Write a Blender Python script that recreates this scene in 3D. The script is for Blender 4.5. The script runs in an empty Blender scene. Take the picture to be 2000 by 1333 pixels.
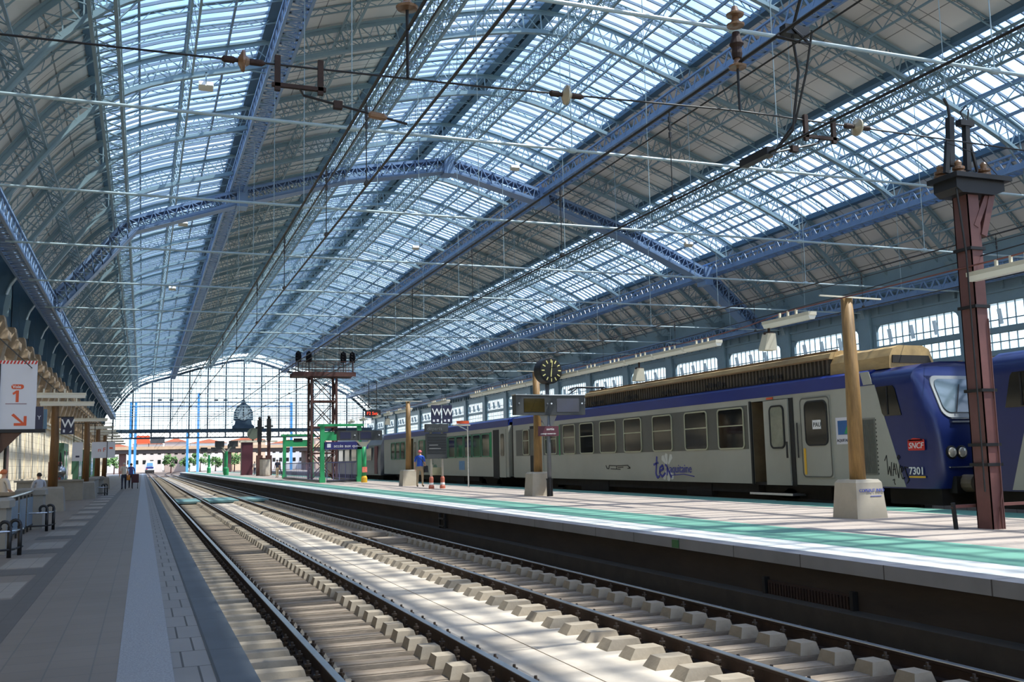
import bpy, bmesh, math, random
from mathutils import Vector, Matrix, Quaternion
random.seed(7)
S = bpy.context.scene
COL = S.collection
PI = math.pi

# ---------------------------------------------------------------- camera
def make_camera():
    yaw, pitch, roll, fpx = math.radians(20.76917), math.radians(6.9405), math.radians(1.2285), 1902.39
    f = Vector((math.sin(yaw)*math.cos(pitch), math.cos(yaw)*math.cos(pitch), math.sin(pitch)))
    r = Vector((math.cos(yaw), -math.sin(yaw), 0))
    d = f.cross(r)
    c, s = math.cos(roll), math.sin(roll)
    r2, d2 = c*r + s*d, c*d - s*r
    m = Matrix.Identity(4)
    for i in range(3):
        m[i][0], m[i][1], m[i][2] = r2[i], -d2[i], -f[i]
    m.translation = Vector((0, 0, 1.87))
    cd = bpy.data.cameras.new('camera')
    cd.sensor_width = 36
    cd.lens = fpx/2000*36
    cd.clip_start, cd.clip_end = .05, 3000
    o = bpy.data.objects.new('camera', cd)
    COL.objects.link(o)
    o.matrix_world = m
    S.camera = o
make_camera()

# ---------------------------------------------------------------- world, sun, exposure
def nodes_of(idb):
    idb.use_nodes = True
    nt = idb.node_tree
    nt.nodes.clear()
    return nt, nt.nodes, nt.links
def make_world():
    w = bpy.data.worlds.new('sky')
    S.world = w
    nt, N, L = nodes_of(w)
    out = N.new('ShaderNodeOutputWorld')
    bg = N.new('ShaderNodeBackground')
    sky = N.new('ShaderNodeTexSky')
    sky.sky_type = 'NISHITA'
    sky.sun_disc = False
    sky.sun_elevation = math.radians(60)
    sky.sun_rotation = math.radians(104)
    sky.air_density, sky.dust_density, sky.ozone_density = 1.0, .8, 1.0
    tc = N.new('ShaderNodeTexCoord')
    mp = N.new('ShaderNodeMapping')
    mp.inputs['Scale'].default_value = (1.6, 1.6, 3.2)
    nz = N.new('ShaderNodeTexNoise')
    nz.inputs['Scale'].default_value = 1.7
    nz.inputs['Detail'].default_value = 7
    nz.inputs['Roughness'].default_value = .58
    rp = N.new('ShaderNodeValToRGB')
    rp.color_ramp.elements[0].position, rp.color_ramp.elements[0].color = .47, (0, 0, 0, 1)
    rp.color_ramp.elements[1].position, rp.color_ramp.elements[1].color = .70, (.85, .85, .85, 1)
    # more white haze low down
    sx = N.new('ShaderNodeSeparateXYZ')
    mr = N.new('ShaderNodeMapRange')
    mr.inputs['From Min'].default_value, mr.inputs['From Max'].default_value = 0.0, .42
    mr.inputs['To Min'].default_value, mr.inputs['To Max'].default_value = .92, 0.0
    mx = N.new('ShaderNodeMath'); mx.operation = 'MAXIMUM'
    sc = N.new('ShaderNodeVectorMath'); sc.operation = 'SCALE'
    sc.inputs['Scale'].default_value = SKY_GAIN
    mix = N.new('ShaderNodeMixRGB')
    mix.inputs['Color2'].default_value = (*[c*CLOUD for c in (.97, .985, 1.0)], 1)
    L.new(tc.outputs['Generated'], mp.inputs['Vector'])
    L.new(mp.outputs['Vector'], nz.inputs['Vector'])
    L.new(nz.outputs['Fac'], rp.inputs['Fac'])
    L.new(tc.outputs['Generated'], sx.inputs['Vector'])
    L.new(sx.outputs['Z'], mr.inputs['Value'])
    L.new(rp.outputs['Color'], mx.inputs[0])
    L.new(mr.outputs['Result'], mx.inputs[1])
    hs = N.new('ShaderNodeHueSaturation')
    hs.inputs['Saturation'].default_value = 1.12
    L.new(sky.outputs['Color'], hs.inputs['Color'])
    L.new(hs.outputs['Color'], sc.inputs[0])
    L.new(sc.outputs['Vector'], mix.inputs['Color1'])
    L.new(mx.outputs['Value'], mix.inputs['Fac'])
    L.new(mix.outputs['Color'], bg.inputs['Color'])
    bg.inputs['Strength'].default_value = 1.0
    L.new(bg.outputs['Background'], out.inputs['Surface'])
SKY_GAIN, CLOUD = .64, 2.0
make_world()
sd = bpy.data.lights.new('sun', 'SUN')
sd.energy, sd.angle, sd.color = 9.0, math.radians(.6), (1.0, .95, .87)
so = bpy.data.objects.new('sun', sd)
COL.objects.link(so)
so.location = (60, -15, 90)
so.rotation_euler = Vector((-.49, .27, -1)).to_track_quat('-Z', 'Y').to_euler()
S.view_settings.view_transform = 'Standard'
S.view_settings.look = 'None'
S.view_settings.exposure = 0.0
S.view_settings.gamma = 1.0
S.view_settings.use_curve_mapping = False
S.cycles.max_bounces = 8
S.cycles.diffuse_bounces = 5
S.cycles.glossy_bounces = 3
S.cycles.transmission_bounces = 4
S.cycles.transparent_max_bounces = 16
S.cycles.sample_clamp_indirect = 6.0
S.cycles.use_denoising = True
S.cycles.caustics_reflective = False
S.cycles.caustics_refractive = False

# ---------------------------------------------------------------- materials
def rgb(r, g, b):
    f = lambda c: (c/255/12.92) if c <= 10 else ((c/255+.055)/1.055)**2.4
    return (f(r), f(g), f(b))
MATS = {}
def mat(name, col, rough=.6, metal=0.0, var=.12, scale=3.0, bump=0.0, dirt=None, dirt_amt=.0, spec=.5, emit=0.0, stretch=None):
    m = bpy.data.materials.new(name)
    nt, N, L = nodes_of(m)
    out = N.new('ShaderNodeOutputMaterial')
    p = N.new('ShaderNodeBsdfPrincipled')
    p.inputs['Roughness'].default_value = rough
    p.inputs['Metallic'].default_value = metal
    p.inputs['Specular IOR Level'].default_value = spec
    L.new(p.outputs['BSDF'], out.inputs['Surface'])
    if emit:
        p.inputs['Emission Color'].default_value = (*col, 1)
        p.inputs['Emission Strength'].default_value = emit
    if var or dirt_amt or bump:
        tc = N.new('ShaderNodeTexCoord')
        vec = tc.outputs['Object']
        if stretch:
            mp = N.new('ShaderNodeMapping')
            mp.inputs['Scale'].default_value = stretch
            L.new(vec, mp.inputs['Vector']); vec = mp.outputs['Vector']
        nz = N.new('ShaderNodeTexNoise')
        nz.inputs['Scale'].default_value = scale
        nz.inputs['Detail'].default_value = 6
        nz.inputs['Roughness'].default_value = .65
        L.new(vec, nz.inputs['Vector'])
        r = N.new('ShaderNodeValToRGB')
        r.color_ramp.elements[0].position = .3
        r.color_ramp.elements[1].position = .72
        r.color_ramp.elements[0].color = (*[c*(1-var) for c in col], 1)
        r.color_ramp.elements[1].color = (*[min(1, c*(1+var)) for c in col], 1)
        L.new(nz.outputs['Fac'], r.inputs['Fac'])
        c = r.outputs['Color']
        if dirt_amt:
            n2 = N.new('ShaderNodeTexNoise')
            n2.inputs['Scale'].default_value = scale*.31
            n2.inputs['Detail'].default_value = 8
            L.new(vec, n2.inputs['Vector'])
            r2 = N.new('ShaderNodeValToRGB')
            r2.color_ramp.elements[0].position = .48
            r2.color_ramp.elements[1].position = .68
            r2.color_ramp.elements[0].color = (0, 0, 0, 1)
            r2.color_ramp.elements[1].color = (dirt_amt,)*3+(1,)
            L.new(n2.outputs['Fac'], r2.inputs['Fac'])
            mx = N.new('ShaderNodeMixRGB')
            mx.inputs['Color2'].default_value = (*dirt, 1)
            L.new(r2.outputs['Color'], mx.inputs['Fac'])
            L.new(c, mx.inputs['Color1']); c = mx.outputs['Color']
        L.new(c, p.inputs['Base Color'])
        if bump:
            b = N.new('ShaderNodeBump')
            b.inputs['Strength'].default_value = bump
            b.inputs['Distance'].default_value = .02
            L.new(nz.outputs['Fac'], b.inputs['Height'])
            L.new(b.outputs['Normal'], p.inputs['Normal'])
    else:
        p.inputs['Base Color'].default_value = (*col, 1)
    MATS[name] = m
    return m
def brick_mat(name, c1, c2, mortar, bw, bh, msize=.012, offset=.5, rough=.7, swap=None, var=.12, nscale=2.0, bias=0):
    """tile / block pattern laid on object coordinates; swap = (axis for u, axis for v)"""
    m = bpy.data.materials.new(name)
    nt, N, L = nodes_of(m)
    out = N.new('ShaderNodeOutputMaterial')
    p = N.new('ShaderNodeBsdfPrincipled')
    p.inputs['Roughness'].default_value = rough
    L.new(p.outputs['BSDF'], out.inputs['Surface'])
    tc = N.new('ShaderNodeTexCoord')
    sp = N.new('ShaderNodeSeparateXYZ')
    cb = N.new('ShaderNodeCombineXYZ')
    L.new(tc.outputs['Object'], sp.inputs['Vector'])
    u, v = swap or ('X', 'Y')
    L.new(sp.outputs[u], cb.inputs['X']); L.new(sp.outputs[v], cb.inputs['Y'])
    b = N.new('ShaderNodeTexBrick')
    b.offset = offset
    b.inputs['Scale'].default_value = 1
    b.inputs['Brick Width'].default_value = bw
    b.inputs['Row Height'].default_value = bh
    b.inputs['Mortar Size'].default_value = msize
    b.inputs['Mortar Smooth'].default_value = .1
    b.inputs['Bias'].default_value = bias
    b.inputs['Color1'].default_value = (*c1, 1)
    b.inputs['Color2'].default_value = (*c2, 1)
    b.inputs['Mortar'].default_value = (*mortar, 1)
    L.new(cb.outputs['Vector'], b.inputs['Vector'])
    nz = N.new('ShaderNodeTexNoise')
    nz.inputs['Scale'].default_value = nscale
    nz.inputs['Detail'].default_value = 6
    L.new(tc.outputs['Object'], nz.inputs['Vector'])
    mr = N.new('ShaderNodeMapRange')
    mr.inputs['From Min'].default_value, mr.inputs['From Max'].default_value = .3, .7
    mr.inputs['To Min'].default_value, mr.inputs['To Max'].default_value = 1-var, 1+var
    L.new(nz.outputs['Fac'], mr.inputs['Value'])
    ml = N.new('ShaderNodeVectorMath'); ml.operation = 'SCALE'
    L.new(b.outputs['Color'], ml.inputs[0]); L.new(mr.outputs['Result'], ml.inputs['Scale'])
    L.new(ml.outputs['Vector'], p.inputs['Base Color'])
    MATS[name] = m
    return m
def glass_mat(name, tint=(.9, .95, 1), refl=.08, rough=.05):
    m = bpy.data.materials.new(name)
    nt, N, L = nodes_of(m)
    out = N.new('ShaderNodeOutputMaterial')
    t = N.new('ShaderNodeBsdfTransparent'); t.inputs['Color'].default_value = (*tint, 1)
    g = N.new('ShaderNodeBsdfGlossy'); g.inputs['Roughness'].default_value = rough
    mx = N.new('ShaderNodeMixShader'); mx.inputs['Fac'].default_value = refl
    L.new(t.outputs['BSDF'], mx.inputs[1]); L.new(g.outputs['BSDF'], mx.inputs[2])
    L.new(mx.outputs['Shader'], out.inputs['Surface'])
    MATS[name] = m
    return m
STEEL = mat('pale_blue_paint', rgb(136, 160, 168), .34, 0, .08, .8)
STEELB = mat('blue_girder_paint', rgb(122, 150, 186), .36, 0, .08, .8)
STEELD = mat('deep_blue_paint', rgb(78, 108, 128), .5, 0, .1, .8)
ROOF = brick_mat('roof_boarding', rgb(234, 231, 224), rgb(229, 226, 219), rgb(150, 150, 145), 1.5, 1.85, .028, 0, .85, ('Y', 'X'), .05, .15)
GLASS = glass_mat('roof_glass', (.92, .955, .98), .05)
GLASSW = glass_mat('window_glass', (.9, .95, .98), .06)
DARKGLASS = mat('dark_train_glass', rgb(18, 20, 20), .08, 0, .3, 1.2, spec=.35)
STONE = brick_mat('sandstone_blocks', rgb(246, 230, 200), rgb(238, 221, 190), rgb(190, 170, 140), 1.1, .42, .01, .5, .9, ('Y', 'Z'), .16, .8)
STONE2 = mat('carved_sandstone', rgb(164, 144, 120), .9, 0, .4, 1.3, .5)
CONC = mat('light_concrete', rgb(190, 178, 162), .9, 0, .14, 2.2, .15, rgb(120, 105, 88), .45)
CONCG = mat('plinth_concrete', rgb(180, 170, 152), .9, 0, .08, 3, .1, rgb(150, 140, 122), .3)
SLEEP = mat('weathered_sleeper_concrete', rgb(130, 117, 102), .92, 0, .22, 5, .35, rgb(96, 80, 64), .5, stretch=(1, 4, 4))
BLOCK = mat('sleeper_block_concrete', rgb(150, 138, 120), .9, 0, .14, 8, .3, rgb(120, 104, 84), .3)
BALLAST = mat('dusty_track_bed', rgb(84, 72, 60), .95, 0, .3, 4, .5, rgb(66, 54, 44), .6)
RUST = mat('rusty_steel', rgb(50, 34, 28), .75, .2, .35, 9, .2)
RAILTOP = mat('polished_rail', rgb(176, 180, 184), .28, .9, .06, 6)
BOLT = mat('greasy_bolt_steel', rgb(64, 54, 46), .5, .6, .3, 20)
BLACK = mat('black_metal', rgb(26, 26, 28), .5, .2, .15, 4)
BROWN = mat('brown_mast_paint', rgb(104, 66, 62), .55, 0, .2, 2.0, .1, rgb(54, 34, 32), .3)
WOOD = mat('varnished_pole_wood', rgb(150, 116, 70), .6, 0, .3, 4, .15, rgb(96, 70, 42), .5, stretch=(6, 6, .7))
WHITE = mat('white_paint', rgb(228, 228, 226), .5, 0, .05, 2)
CREAM = mat('cream_enamel', rgb(214, 206, 184), .5, 0, .08, 2)
PORC = mat('brown_porcelain', rgb(120, 92, 70), .25, 0, .15, 5)
GLASSINS = mat('grey_glass_insulator', rgb(170, 162, 140), .15, 0, .1, 5, spec=.8)
GREEN = mat('green_paint', rgb(44, 150, 92), .5, 0, .1, 2)
TRAING = mat('train_grey_paint', rgb(164, 164, 152), .45, 0, .07, .7, 0, rgb(126, 124, 108), .3)
TRAINB = mat('train_blue_paint', rgb(26, 46, 120), .32, 0, .1, .6)
TRAINN = mat('train_navy_paint', rgb(20, 36, 92), .3, 0, .1, .6)
TRAIND = mat('train_window_band', rgb(88, 88, 80), .5, 0, .12, 1)
UNDER = mat('underframe_grime', rgb(36, 32, 28), .85, 0, .3, 3)
GOLD = mat('dusty_roof_brown', rgb(176, 146, 96), .7, 0, .25, 3, .2, rgb(84, 64, 42), .5, stretch=(1, .4, 1))
SIGNW = mat('sign_panel_white', rgb(214, 214, 220), .5, 0, .02, 2)
ORANGE = mat('sign_orange', rgb(214, 84, 40), .5, 0, 0)
RED = mat('logo_red', rgb(196, 44, 36), .5, 0, 0)
NAVY = mat('sign_navy', rgb(30, 32, 62), .45, 0, .1, 2)
YELLOW = mat('yellow_paint', rgb(226, 176, 44), .5, 0, .06, 3)
SKIN = mat('skin', rgb(206, 158, 130), .6, 0, .04, 8)
RODP = mat('tie_rod_paint', rgb(158, 178, 184), .4, 0, .05, 2)
LAMPW = mat('fluorescent_cover', rgb(240, 238, 228), .4, 0, 0)
BARS = mat('slate_glazing_bar', rgb(118, 136, 152), .45, 0, .08, 1)
GABF = mat('backlit_gable_frame', rgb(52, 74, 92), .55, 0, .08, 1)  # blue frame colour darkened so the gable bars read as backlit
WOODD = mat('shaded_pole_wood', rgb(112, 78, 40), .6, 0, .3, 4, .15, rgb(60, 40, 22), .5, stretch=(6, 6, .7))  # same pole wood, with the left platform's shade put into the colour
CONCD = mat('shaded_grey_concrete', rgb(138, 134, 126), .9, 0, .1, 3, .1)  # plinth concrete made darker and greyer to paint in the left platform's shade
DGREY = mat('dark_grey_board', rgb(58, 60, 60), .5, 0, .1, 2)
MAROON = mat('maroon_sign', rgb(84, 40, 50), .5, 0, .05, 2)
CHROME = mat('brushed_steel', rgb(190, 192, 194), .25, .9, .06, 4)

# ---------------------------------------------------------------- mesh helpers
class MB:
    def __init__(s): s.v, s.f = [], []
    def add(s, vs, fs):
        n = len(s.v)
        s.v += [tuple(v) for v in vs]
        s.f += [tuple(i+n for i in f) for f in fs]
        return s
    def box(s, x0, x1, y0, y1, z0, z1):
        v = [(x, y, z) for z in (z0, z1) for y in (y0, y1) for x in (x0, x1)]
        return s.add(v, [(0, 2, 3, 1), (4, 5, 7, 6), (0, 1, 5, 4), (2, 6, 7, 3), (0, 4, 6, 2), (1, 3, 7, 5)])
    def taper(s, x0, x1, y0, y1, z0, X0, X1, Y0, Y1, z1):
        v = [(x0, y0, z0), (x1, y0, z0), (x0, y1, z0), (x1, y1, z0), (X0, Y0, z1), (X1, Y0, z1), (X0, Y1, z1), (X1, Y1, z1)]
        return s.add(v, [(0, 2, 3, 1), (4, 5, 7, 6), (0, 1, 5, 4), (2, 6, 7, 3), (0, 4, 6, 2), (1, 3, 7, 5)])
    def bar(s, p, q, w, h=None, up=(0, 0, 1)):
        h = h or w
        p, q = Vector(p), Vector(q)
        d = (q-p)
        if d.length < 1e-6: return s
        d.normalize()
        u = Vector(up)
        if abs(d.dot(u)) > .98: u = Vector((0, 1, 0)) if abs(d.y) < .9 else Vector((1, 0, 0))
        a = d.cross(u).normalized()
        b = a.cross(d)
        a *= w/2; b *= h/2
        v = [p-a-b, p+a-b, p-a+b, p+a+b, q-a-b, q+a-b, q-a+b, q+a+b]
        return s.add(v, [(0, 2, 3, 1), (4, 5, 7, 6), (0, 1, 5, 4), (2, 6, 7, 3), (0, 4, 6, 2), (1, 3, 7, 5)])
    def tube(s, pts, r, n=8, cap=True):
        pts = [Vector(p) for p in pts]
        rs = r if isinstance(r, (list, tuple)) else [r]*len(pts)
        rings = []
        a = None
        for i, p in enumerate(pts):
            d = (pts[min(i+1, len(pts)-1)] - pts[max(i-1, 0)]).normalized()
            if a is None:
                u = Vector((0, 0, 1)) if abs(d.z) < .9 else Vector((1, 0, 0))
                a = d.cross(u).normalized()
            else:
                a = (a - d*a.dot(d)).normalized()
            b = d.cross(a)
            rings.append([p + rs[i]*(math.cos(2*PI*k/n)*a + math.sin(2*PI*k/n)*b) for k in range(n)])
        v = [x for ring in rings for x in ring]
        f = [(i*n+k, i*n+(k+1) % n, (i+1)*n+(k+1) % n, (i+1)*n+k) for i in range(len(pts)-1) for k in range(n)]
        if cap:
            f.append(tuple(reversed(range(n))))
            f.append(tuple((len(pts)-1)*n+k for k in range(n)))
        return s.add(v, f)
    def lathe(s, prof, base=(0, 0, 0), axis=(0, 0, 1), n=16):
        """prof: (radius, height) pairs along axis"""
        ax = Vector(axis).normalized()
        B = Vector(base)
        return s.tube([B+ax*h for r, h in prof], [r for r, h in prof], n) if False else s._lathe(prof, B, ax, n)
    def _lathe(s, prof, B, ax, n):
        u = Vector((0, 0, 1)) if abs(ax.z) < .9 else Vector((1, 0, 0))
        a = ax.cross(u).normalized(); b = ax.cross(a)
        v = [B + ax*h + r*(math.cos(2*PI*k/n)*a+math.sin(2*PI*k/n)*b) for r, h in prof for k in range(n)]
        m = len(prof)
        f = [(i*n+k, i*n+(k+1) % n, (i+1)*n+(k+1) % n, (i+1)*n+k) for i in range(m-1) for k in range(n)]
        f.append(tuple(reversed(range(n)))); f.append(tuple((m-1)*n+k for k in range(n)))
        return s.add(v, f)
    def prism(s, outline, t, axis='Y', at=0.0):
        """outline: 2D points; extruded from at to at+t along axis (Y: points are x,z; X: points are y,z; Z: x,y)"""
        def P(p, c):
            return {'Y': (p[0], c, p[1]), 'X': (c, p[0], p[1]), 'Z': (p[0], p[1], c)}[axis]
        n = len(outline)
        v = [P(p, at) for p in outline] + [P(p, at+t) for p in outline]
        f = [tuple(range(n)), tuple(reversed(range(n, 2*n)))] + [(i, i+n, (i+1) % n + n, (i+1) % n) for i in range(n)]
        return s.add(v, f)
    def build(s, name, m, parent=None, smooth=False, loc=None):
        me = bpy.data.meshes.new(name)
        me.from_pydata(s.v, [], s.f)
        if len(s.v) < 60000:
            bm = bmesh.new(); bm.from_mesh(me)
            bmesh.ops.recalc_face_normals(bm, faces=bm.faces)
            bm.to_mesh(me); bm.free()
        if smooth:
            for p in me.polygons: p.use_smooth = True
        me.materials.append(m)
        o = bpy.data.objects.new(name, me)
        COL.objects.link(o)
        if parent: o.parent = parent
        if loc: o.location = loc
        return o
def tag(o, label, cat, group=None):
    o['label'] = label; o['category'] = cat
    if group: o['group'] = group
    return o
def thing(name, label, cat, loc=(0, 0, 0), rz=0, group=None):
    o = bpy.data.objects.new(name, None)
    o.empty_display_size = .2
    COL.objects.link(o)
    o.location = loc; o.rotation_euler = (0, 0, rz)
    return tag(o, label, cat, group)
def struct(o):
    o['kind'] = 'structure'
    return o
def dup(o, loc=None, label=None, parent=None, rz=None, name=None):
    c = o.copy(); COL.objects.link(c)
    if parent is not None: c.parent = parent
    if loc is not None: c.location = loc
    if rz is not None: c.rotation_euler = (0, 0, rz)
    if label: c['label'] = label
    for ch in list(o.children): dup(ch, parent=c)
    return c
_ON = ('first second third fourth fifth sixth seventh eighth ninth tenth eleventh twelfth thirteenth fourteenth fifteenth sixteenth '
       'seventeenth eighteenth nineteenth').split()
def ordinal(n):
    if n <= 19: return _ON[n-1]
    t = ['twenty', 'thirty', 'forty', 'fifty', 'sixty', 'seventy', 'eighty', 'ninety'][n//10-2]
    return (t[:-1]+'ieth') if n % 10 == 0 else t+'-'+_ON[n % 10-1]
def lettering(text, size, m, loc, rot, parent=None, name='lettering', extrude=.004, align='LEFT', shear=0, bold=0.0, spacing=1.0):
    cu = bpy.data.curves.new(name, 'FONT')
    cu.body = text; cu.size = size; cu.extrude = extrude; cu.align_x = align; cu.shear = shear
    cu.offset = bold; cu.space_character = spacing
    cu.resolution_u = 3
    cu.materials.append(m)
    tmp = bpy.data.objects.new(name, cu)
    COL.objects.link(tmp)
    dg = bpy.context.evaluated_depsgraph_get()
    me = bpy.data.meshes.new_from_object(tmp.evaluated_get(dg))
    me.materials.clear(); me.materials.append(m)
    bpy.data.objects.remove(tmp); bpy.data.curves.remove(cu)
    o = bpy.data.objects.new(name, me)
    COL.objects.link(o)
    if parent: o.parent = parent
    o.location = loc; o.rotation_euler = rot
    return o
FACE_NEGY = (PI/2, 0, 0)            # lettering read from the camera's end of the hall
FACE_NEGX = (PI/2, 0, -PI/2)        # lettering read from the tracks, on faces turned to -X
# ---------------------------------------------------------------- ground and platforms
Y_NEAR, Y_GABLE = -40, 211.3
PL, PR = .47, .60            # platform heights above the rail head
struct(MB().box(.55, 7.95, -40, 236, -.8, -.42).build('floor', BALLAST))
struct(MB().box(-150, 170, 236, 760, -.6, -.28).build('floor_yard', BALLAST))
struct(MB().box(16.25, 47.0, -40, 236, -.6, -.27).build('floor_far_tracks', BALLAST))
TILE = brick_mat('platform_tiles', rgb(114, 105, 96), rgb(109, 100, 91), rgb(92, 88, 84), .30, .30, .006, 0, .55, None, .08, 1.2)
BAND = brick_mat('dark_platform_tiles', rgb(84, 80, 76), rgb(80, 76, 72), rgb(66, 62, 58), .30, .30, .006, 0, .55, None, .08, 1.2)
LITE = brick_mat('pale_platform_tiles', rgb(138, 132, 124), rgb(134, 128, 120), rgb(104, 100, 94), .30, .30, .006, 0, .55, None, .08, 1.2)
TACT = mat('dotted_tactile_strip', rgb(136, 140, 146), .5, 0, .4, 70, .6)
PAVE = brick_mat('edge_pavers', rgb(124, 122, 120), rgb(118, 116, 114), rgb(58, 56, 54), .2, .62, .008, .5, .6, None, .08, 1.2)
COPE = brick_mat('slate_coping', rgb(72, 78, 84), rgb(66, 72, 78), rgb(40, 42, 44), .5, 1.6, .008, 0, .6, None, .18, 2)
o = struct(MB().box(-7.3, -.13, -40, 236, -.6, PL).build('floor_platform_left', TILE))
struct(MB().box(-.13, .23, -40, 236, -.6, PL+.004).build('trim_1', TACT))
struct(MB().box(.23, .49, -40, 236, -.6, PL).build('trim_2', PAVE))
struct(MB().box(.49, .75, -40, 236, -.6, PL+.006).build('trim_3', COPE))
m = MB(); m.box(-1.30, -1.05, -40, 236, PL-.05, PL+.003)
for k in range(-6, 60): m.box(-2.0, -1.30, 3.6*k+.4, 3.6*k+1.3, PL-.05, PL+.003)
struct(m.build('trim_4', BAND))
m = MB()
for k in range(-6, 60): m.box(-1.9, -1.32, 3.6*k+1.45, 3.6*k+3.1, PL-.05, PL+.003)
struct(m.build('trim_5', LITE))
# right platform: coping, white strip, green strip, paving, green strip
WHITES = mat('white_safety_strip', rgb(246, 242, 228), .6, 0, .05, 14, .2)
GREENS = mat('green_painted_paving', rgb(100, 152, 132), .6, 0, .14, 1.5, 0, rgb(70, 116, 102), .4)
PAVR = brick_mat('pinkish_platform_paving', rgb(176, 162, 150), rgb(170, 156, 144), rgb(120, 106, 98), .9, .45, .01, .5, .75, None, .1, 1.0)
COPR = brick_mat('grey_platform_coping', rgb(132, 132, 136), rgb(126, 126, 130), rgb(70, 68, 68), 1.2, 1.5, .01, 0, .6, None, .12, 2)
FACEW = mat('dark_platform_face', rgb(50, 42, 36), .9, 0, .35, 1.6, .3, rgb(28, 24, 22), .6, stretch=(1, .5, 2))  # dark brown face, mottled at random towards near-black
struct(MB().box(7.9, 16.25, -40, 232, -.6, PR-.04).build('wall_platform', FACEW))
struct(MB().box(7.82, 8.13, -40, 232, .44, PR).build('trim_6', COPR))
struct(MB().box(8.13, 8.92, -40, 232, PR-.1, PR+.002).build('trim_7', WHITES))
struct(MB().box(8.92, 10.5, -40, 232, PR-.1, PR).build('trim_8', GREENS))
struct(MB().box(10.5, 15.1, -40, 232, PR-.1, PR).build('floor_platform_right', PAVR))
struct(MB().box(15.1, 16.3, -40, 232, PR-.1, PR).build('trim_9', GREENS))
struct(MB().box(7.62, 7.9, -40, 232, -.3, .02).build('trim_10', mat('dark_cable_duct', rgb(58, 52, 46), .9, 0, .25, 3, .2)))
struct(MB().box(23.2, 31.6, -40, 225, -.6, PR).build('floor_platform_far', PAVR))
struct(MB().box(38.6, 46.8, -40, 225, -.6, PR).build('floor_platform_beyond', PAVR))
# dirty seam and pale slab between the two near tracks
struct(MB().box(3.235, 4.02, -6, 205, -.5, -.178).box(4.045, 5.145, -6, 205, -.5, -.182).build('floor_slab', CONC))
struct(MB().box(.75, 1.10, -6, 205, -.5, -.19).build('floor_edge_slab', CONC))

# ---------------------------------------------------------------- roof geometry
NOD = [(-6.2, 12.5), (-1.6, 18.0), (5.4, 20.5), (12.3, 22.6), (20.0, 24.0), (27.6, 22.1), (34.8, 19.7), (41.6, 16.7), (46.3, 12.6)]
def spline(nodes, sub=16):
    P = [Vector((2*nodes[0][0]-nodes[1][0], 2*nodes[0][1]-nodes[1][1]))] + [Vector(p) for p in nodes] + \
        [Vector((2*nodes[-1][0]-nodes[-2][0], 2*nodes[-1][1]-nodes[-2][1]))]
    out = []
    for i in range(1, len(P)-2):
        for k in range(sub):
            t = k/sub
            p0, p1, p2, p3 = P[i-1:i+3]
            out.append(.5*((2*p1)+(p2-p0)*t+(2*p0-5*p1+4*p2-p3)*t*t+(3*p1-p0-3*p2+p3)*t**3))
    out.append(P[-2])
    return out
SUB = 16
INN = spline(NOD, SUB)
def normals(c):
    r = []
    for i in range(len(c)):
        d = (c[min(i+1, len(c)-1)]-c[max(i-1, 0)]).normalized()
        r.append(Vector((-d.y, d.x)))
    return r
NRM = normals(INN)
off = lambda h: [p+n*h for p, n in zip(INN, NRM)]
MID, OUT, SKN = off(.6), off(1.25), off(1.5)
W3 = lambda p, y=0: (p[0], y, p[1])
OPAQUE = [(0, 1), (2, 3), (5, 6), (7, 8)]
SKY = [(1, 2), (3, 5), (6, 7)]
def sheet(i0, i1, h0, h1, y0, y1):
    a, b = off(h0)[i0:i1+1], off(h1)[i0:i1+1]
    return MB().prism([tuple(p) for p in a]+[tuple(p) for p in reversed(b)], y1-y0, 'Y', y0)
for k, (a, b) in enumerate(OPAQUE):
    i0, i1 = a*SUB-(0 if a == 0 else 0), b*SUB
    struct(sheet(i0, i1, 1.42, 1.55, Y_NEAR, Y_GABLE+1).build('ceiling', ROOF))
# skylights: panes, glazing bars down the slope, purlins along the hall
for k, (a, b) in enumerate(SKY):
    i0, i1 = a*SUB, b*SUB
    g = struct(sheet(i0, i1, 1.50, 1.52, Y_NEAR, Y_GABLE).build('window_%d' % (k+1), GLASS))
    bars = MB()
    lo = off(1.36)
    n = int((Y_GABLE+6)/.8)
    step = 2
    for j in range(n):
        y = -6+j*.8
        for i in range(i0, i1, step):
            bars.bar(W3(lo[i], y), W3(lo[i+step], y), .07, .13)
    bars.build('glazing_bar', BARS, g)
    pr_ = MB()
    for t in range(1, (b-a)*4):
        i = i0+t*SUB//4
        if a == 3 and t == 4: continue
        p = lo[i]
        pr_.bar((p[0], -6, p[1]-.12), (p[0], Y_GABLE, p[1]-.12), .10, .16)
    pr_.build('purlin_bar', BARS, g)
    fr = MB()
    for i in (i0, i1):
        p = lo[i]
        fr.bar((p[0], Y_NEAR, p[1]), (p[0], Y_GABLE, p[1]), .45, .34)
    fr.build('gutter_edge', STEELD, g)
# ridge ventilator strip
p = INN[4*SUB]
p = (p[0]-.6, p[1])
struct(MB().box(p[0]-.55, p[0]-.10, -6, Y_GABLE, p[1]+1.22, p[1]+1.75).box(p[0]+.10, p[0]+.55, -6, Y_GABLE, p[1]+1.22, p[1]+1.75)
       .box(p[0]-.62, p[0]+.62, -6, Y_GABLE, p[1]+1.75, p[1]+1.85).build('trim_11', STEELD))

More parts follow.
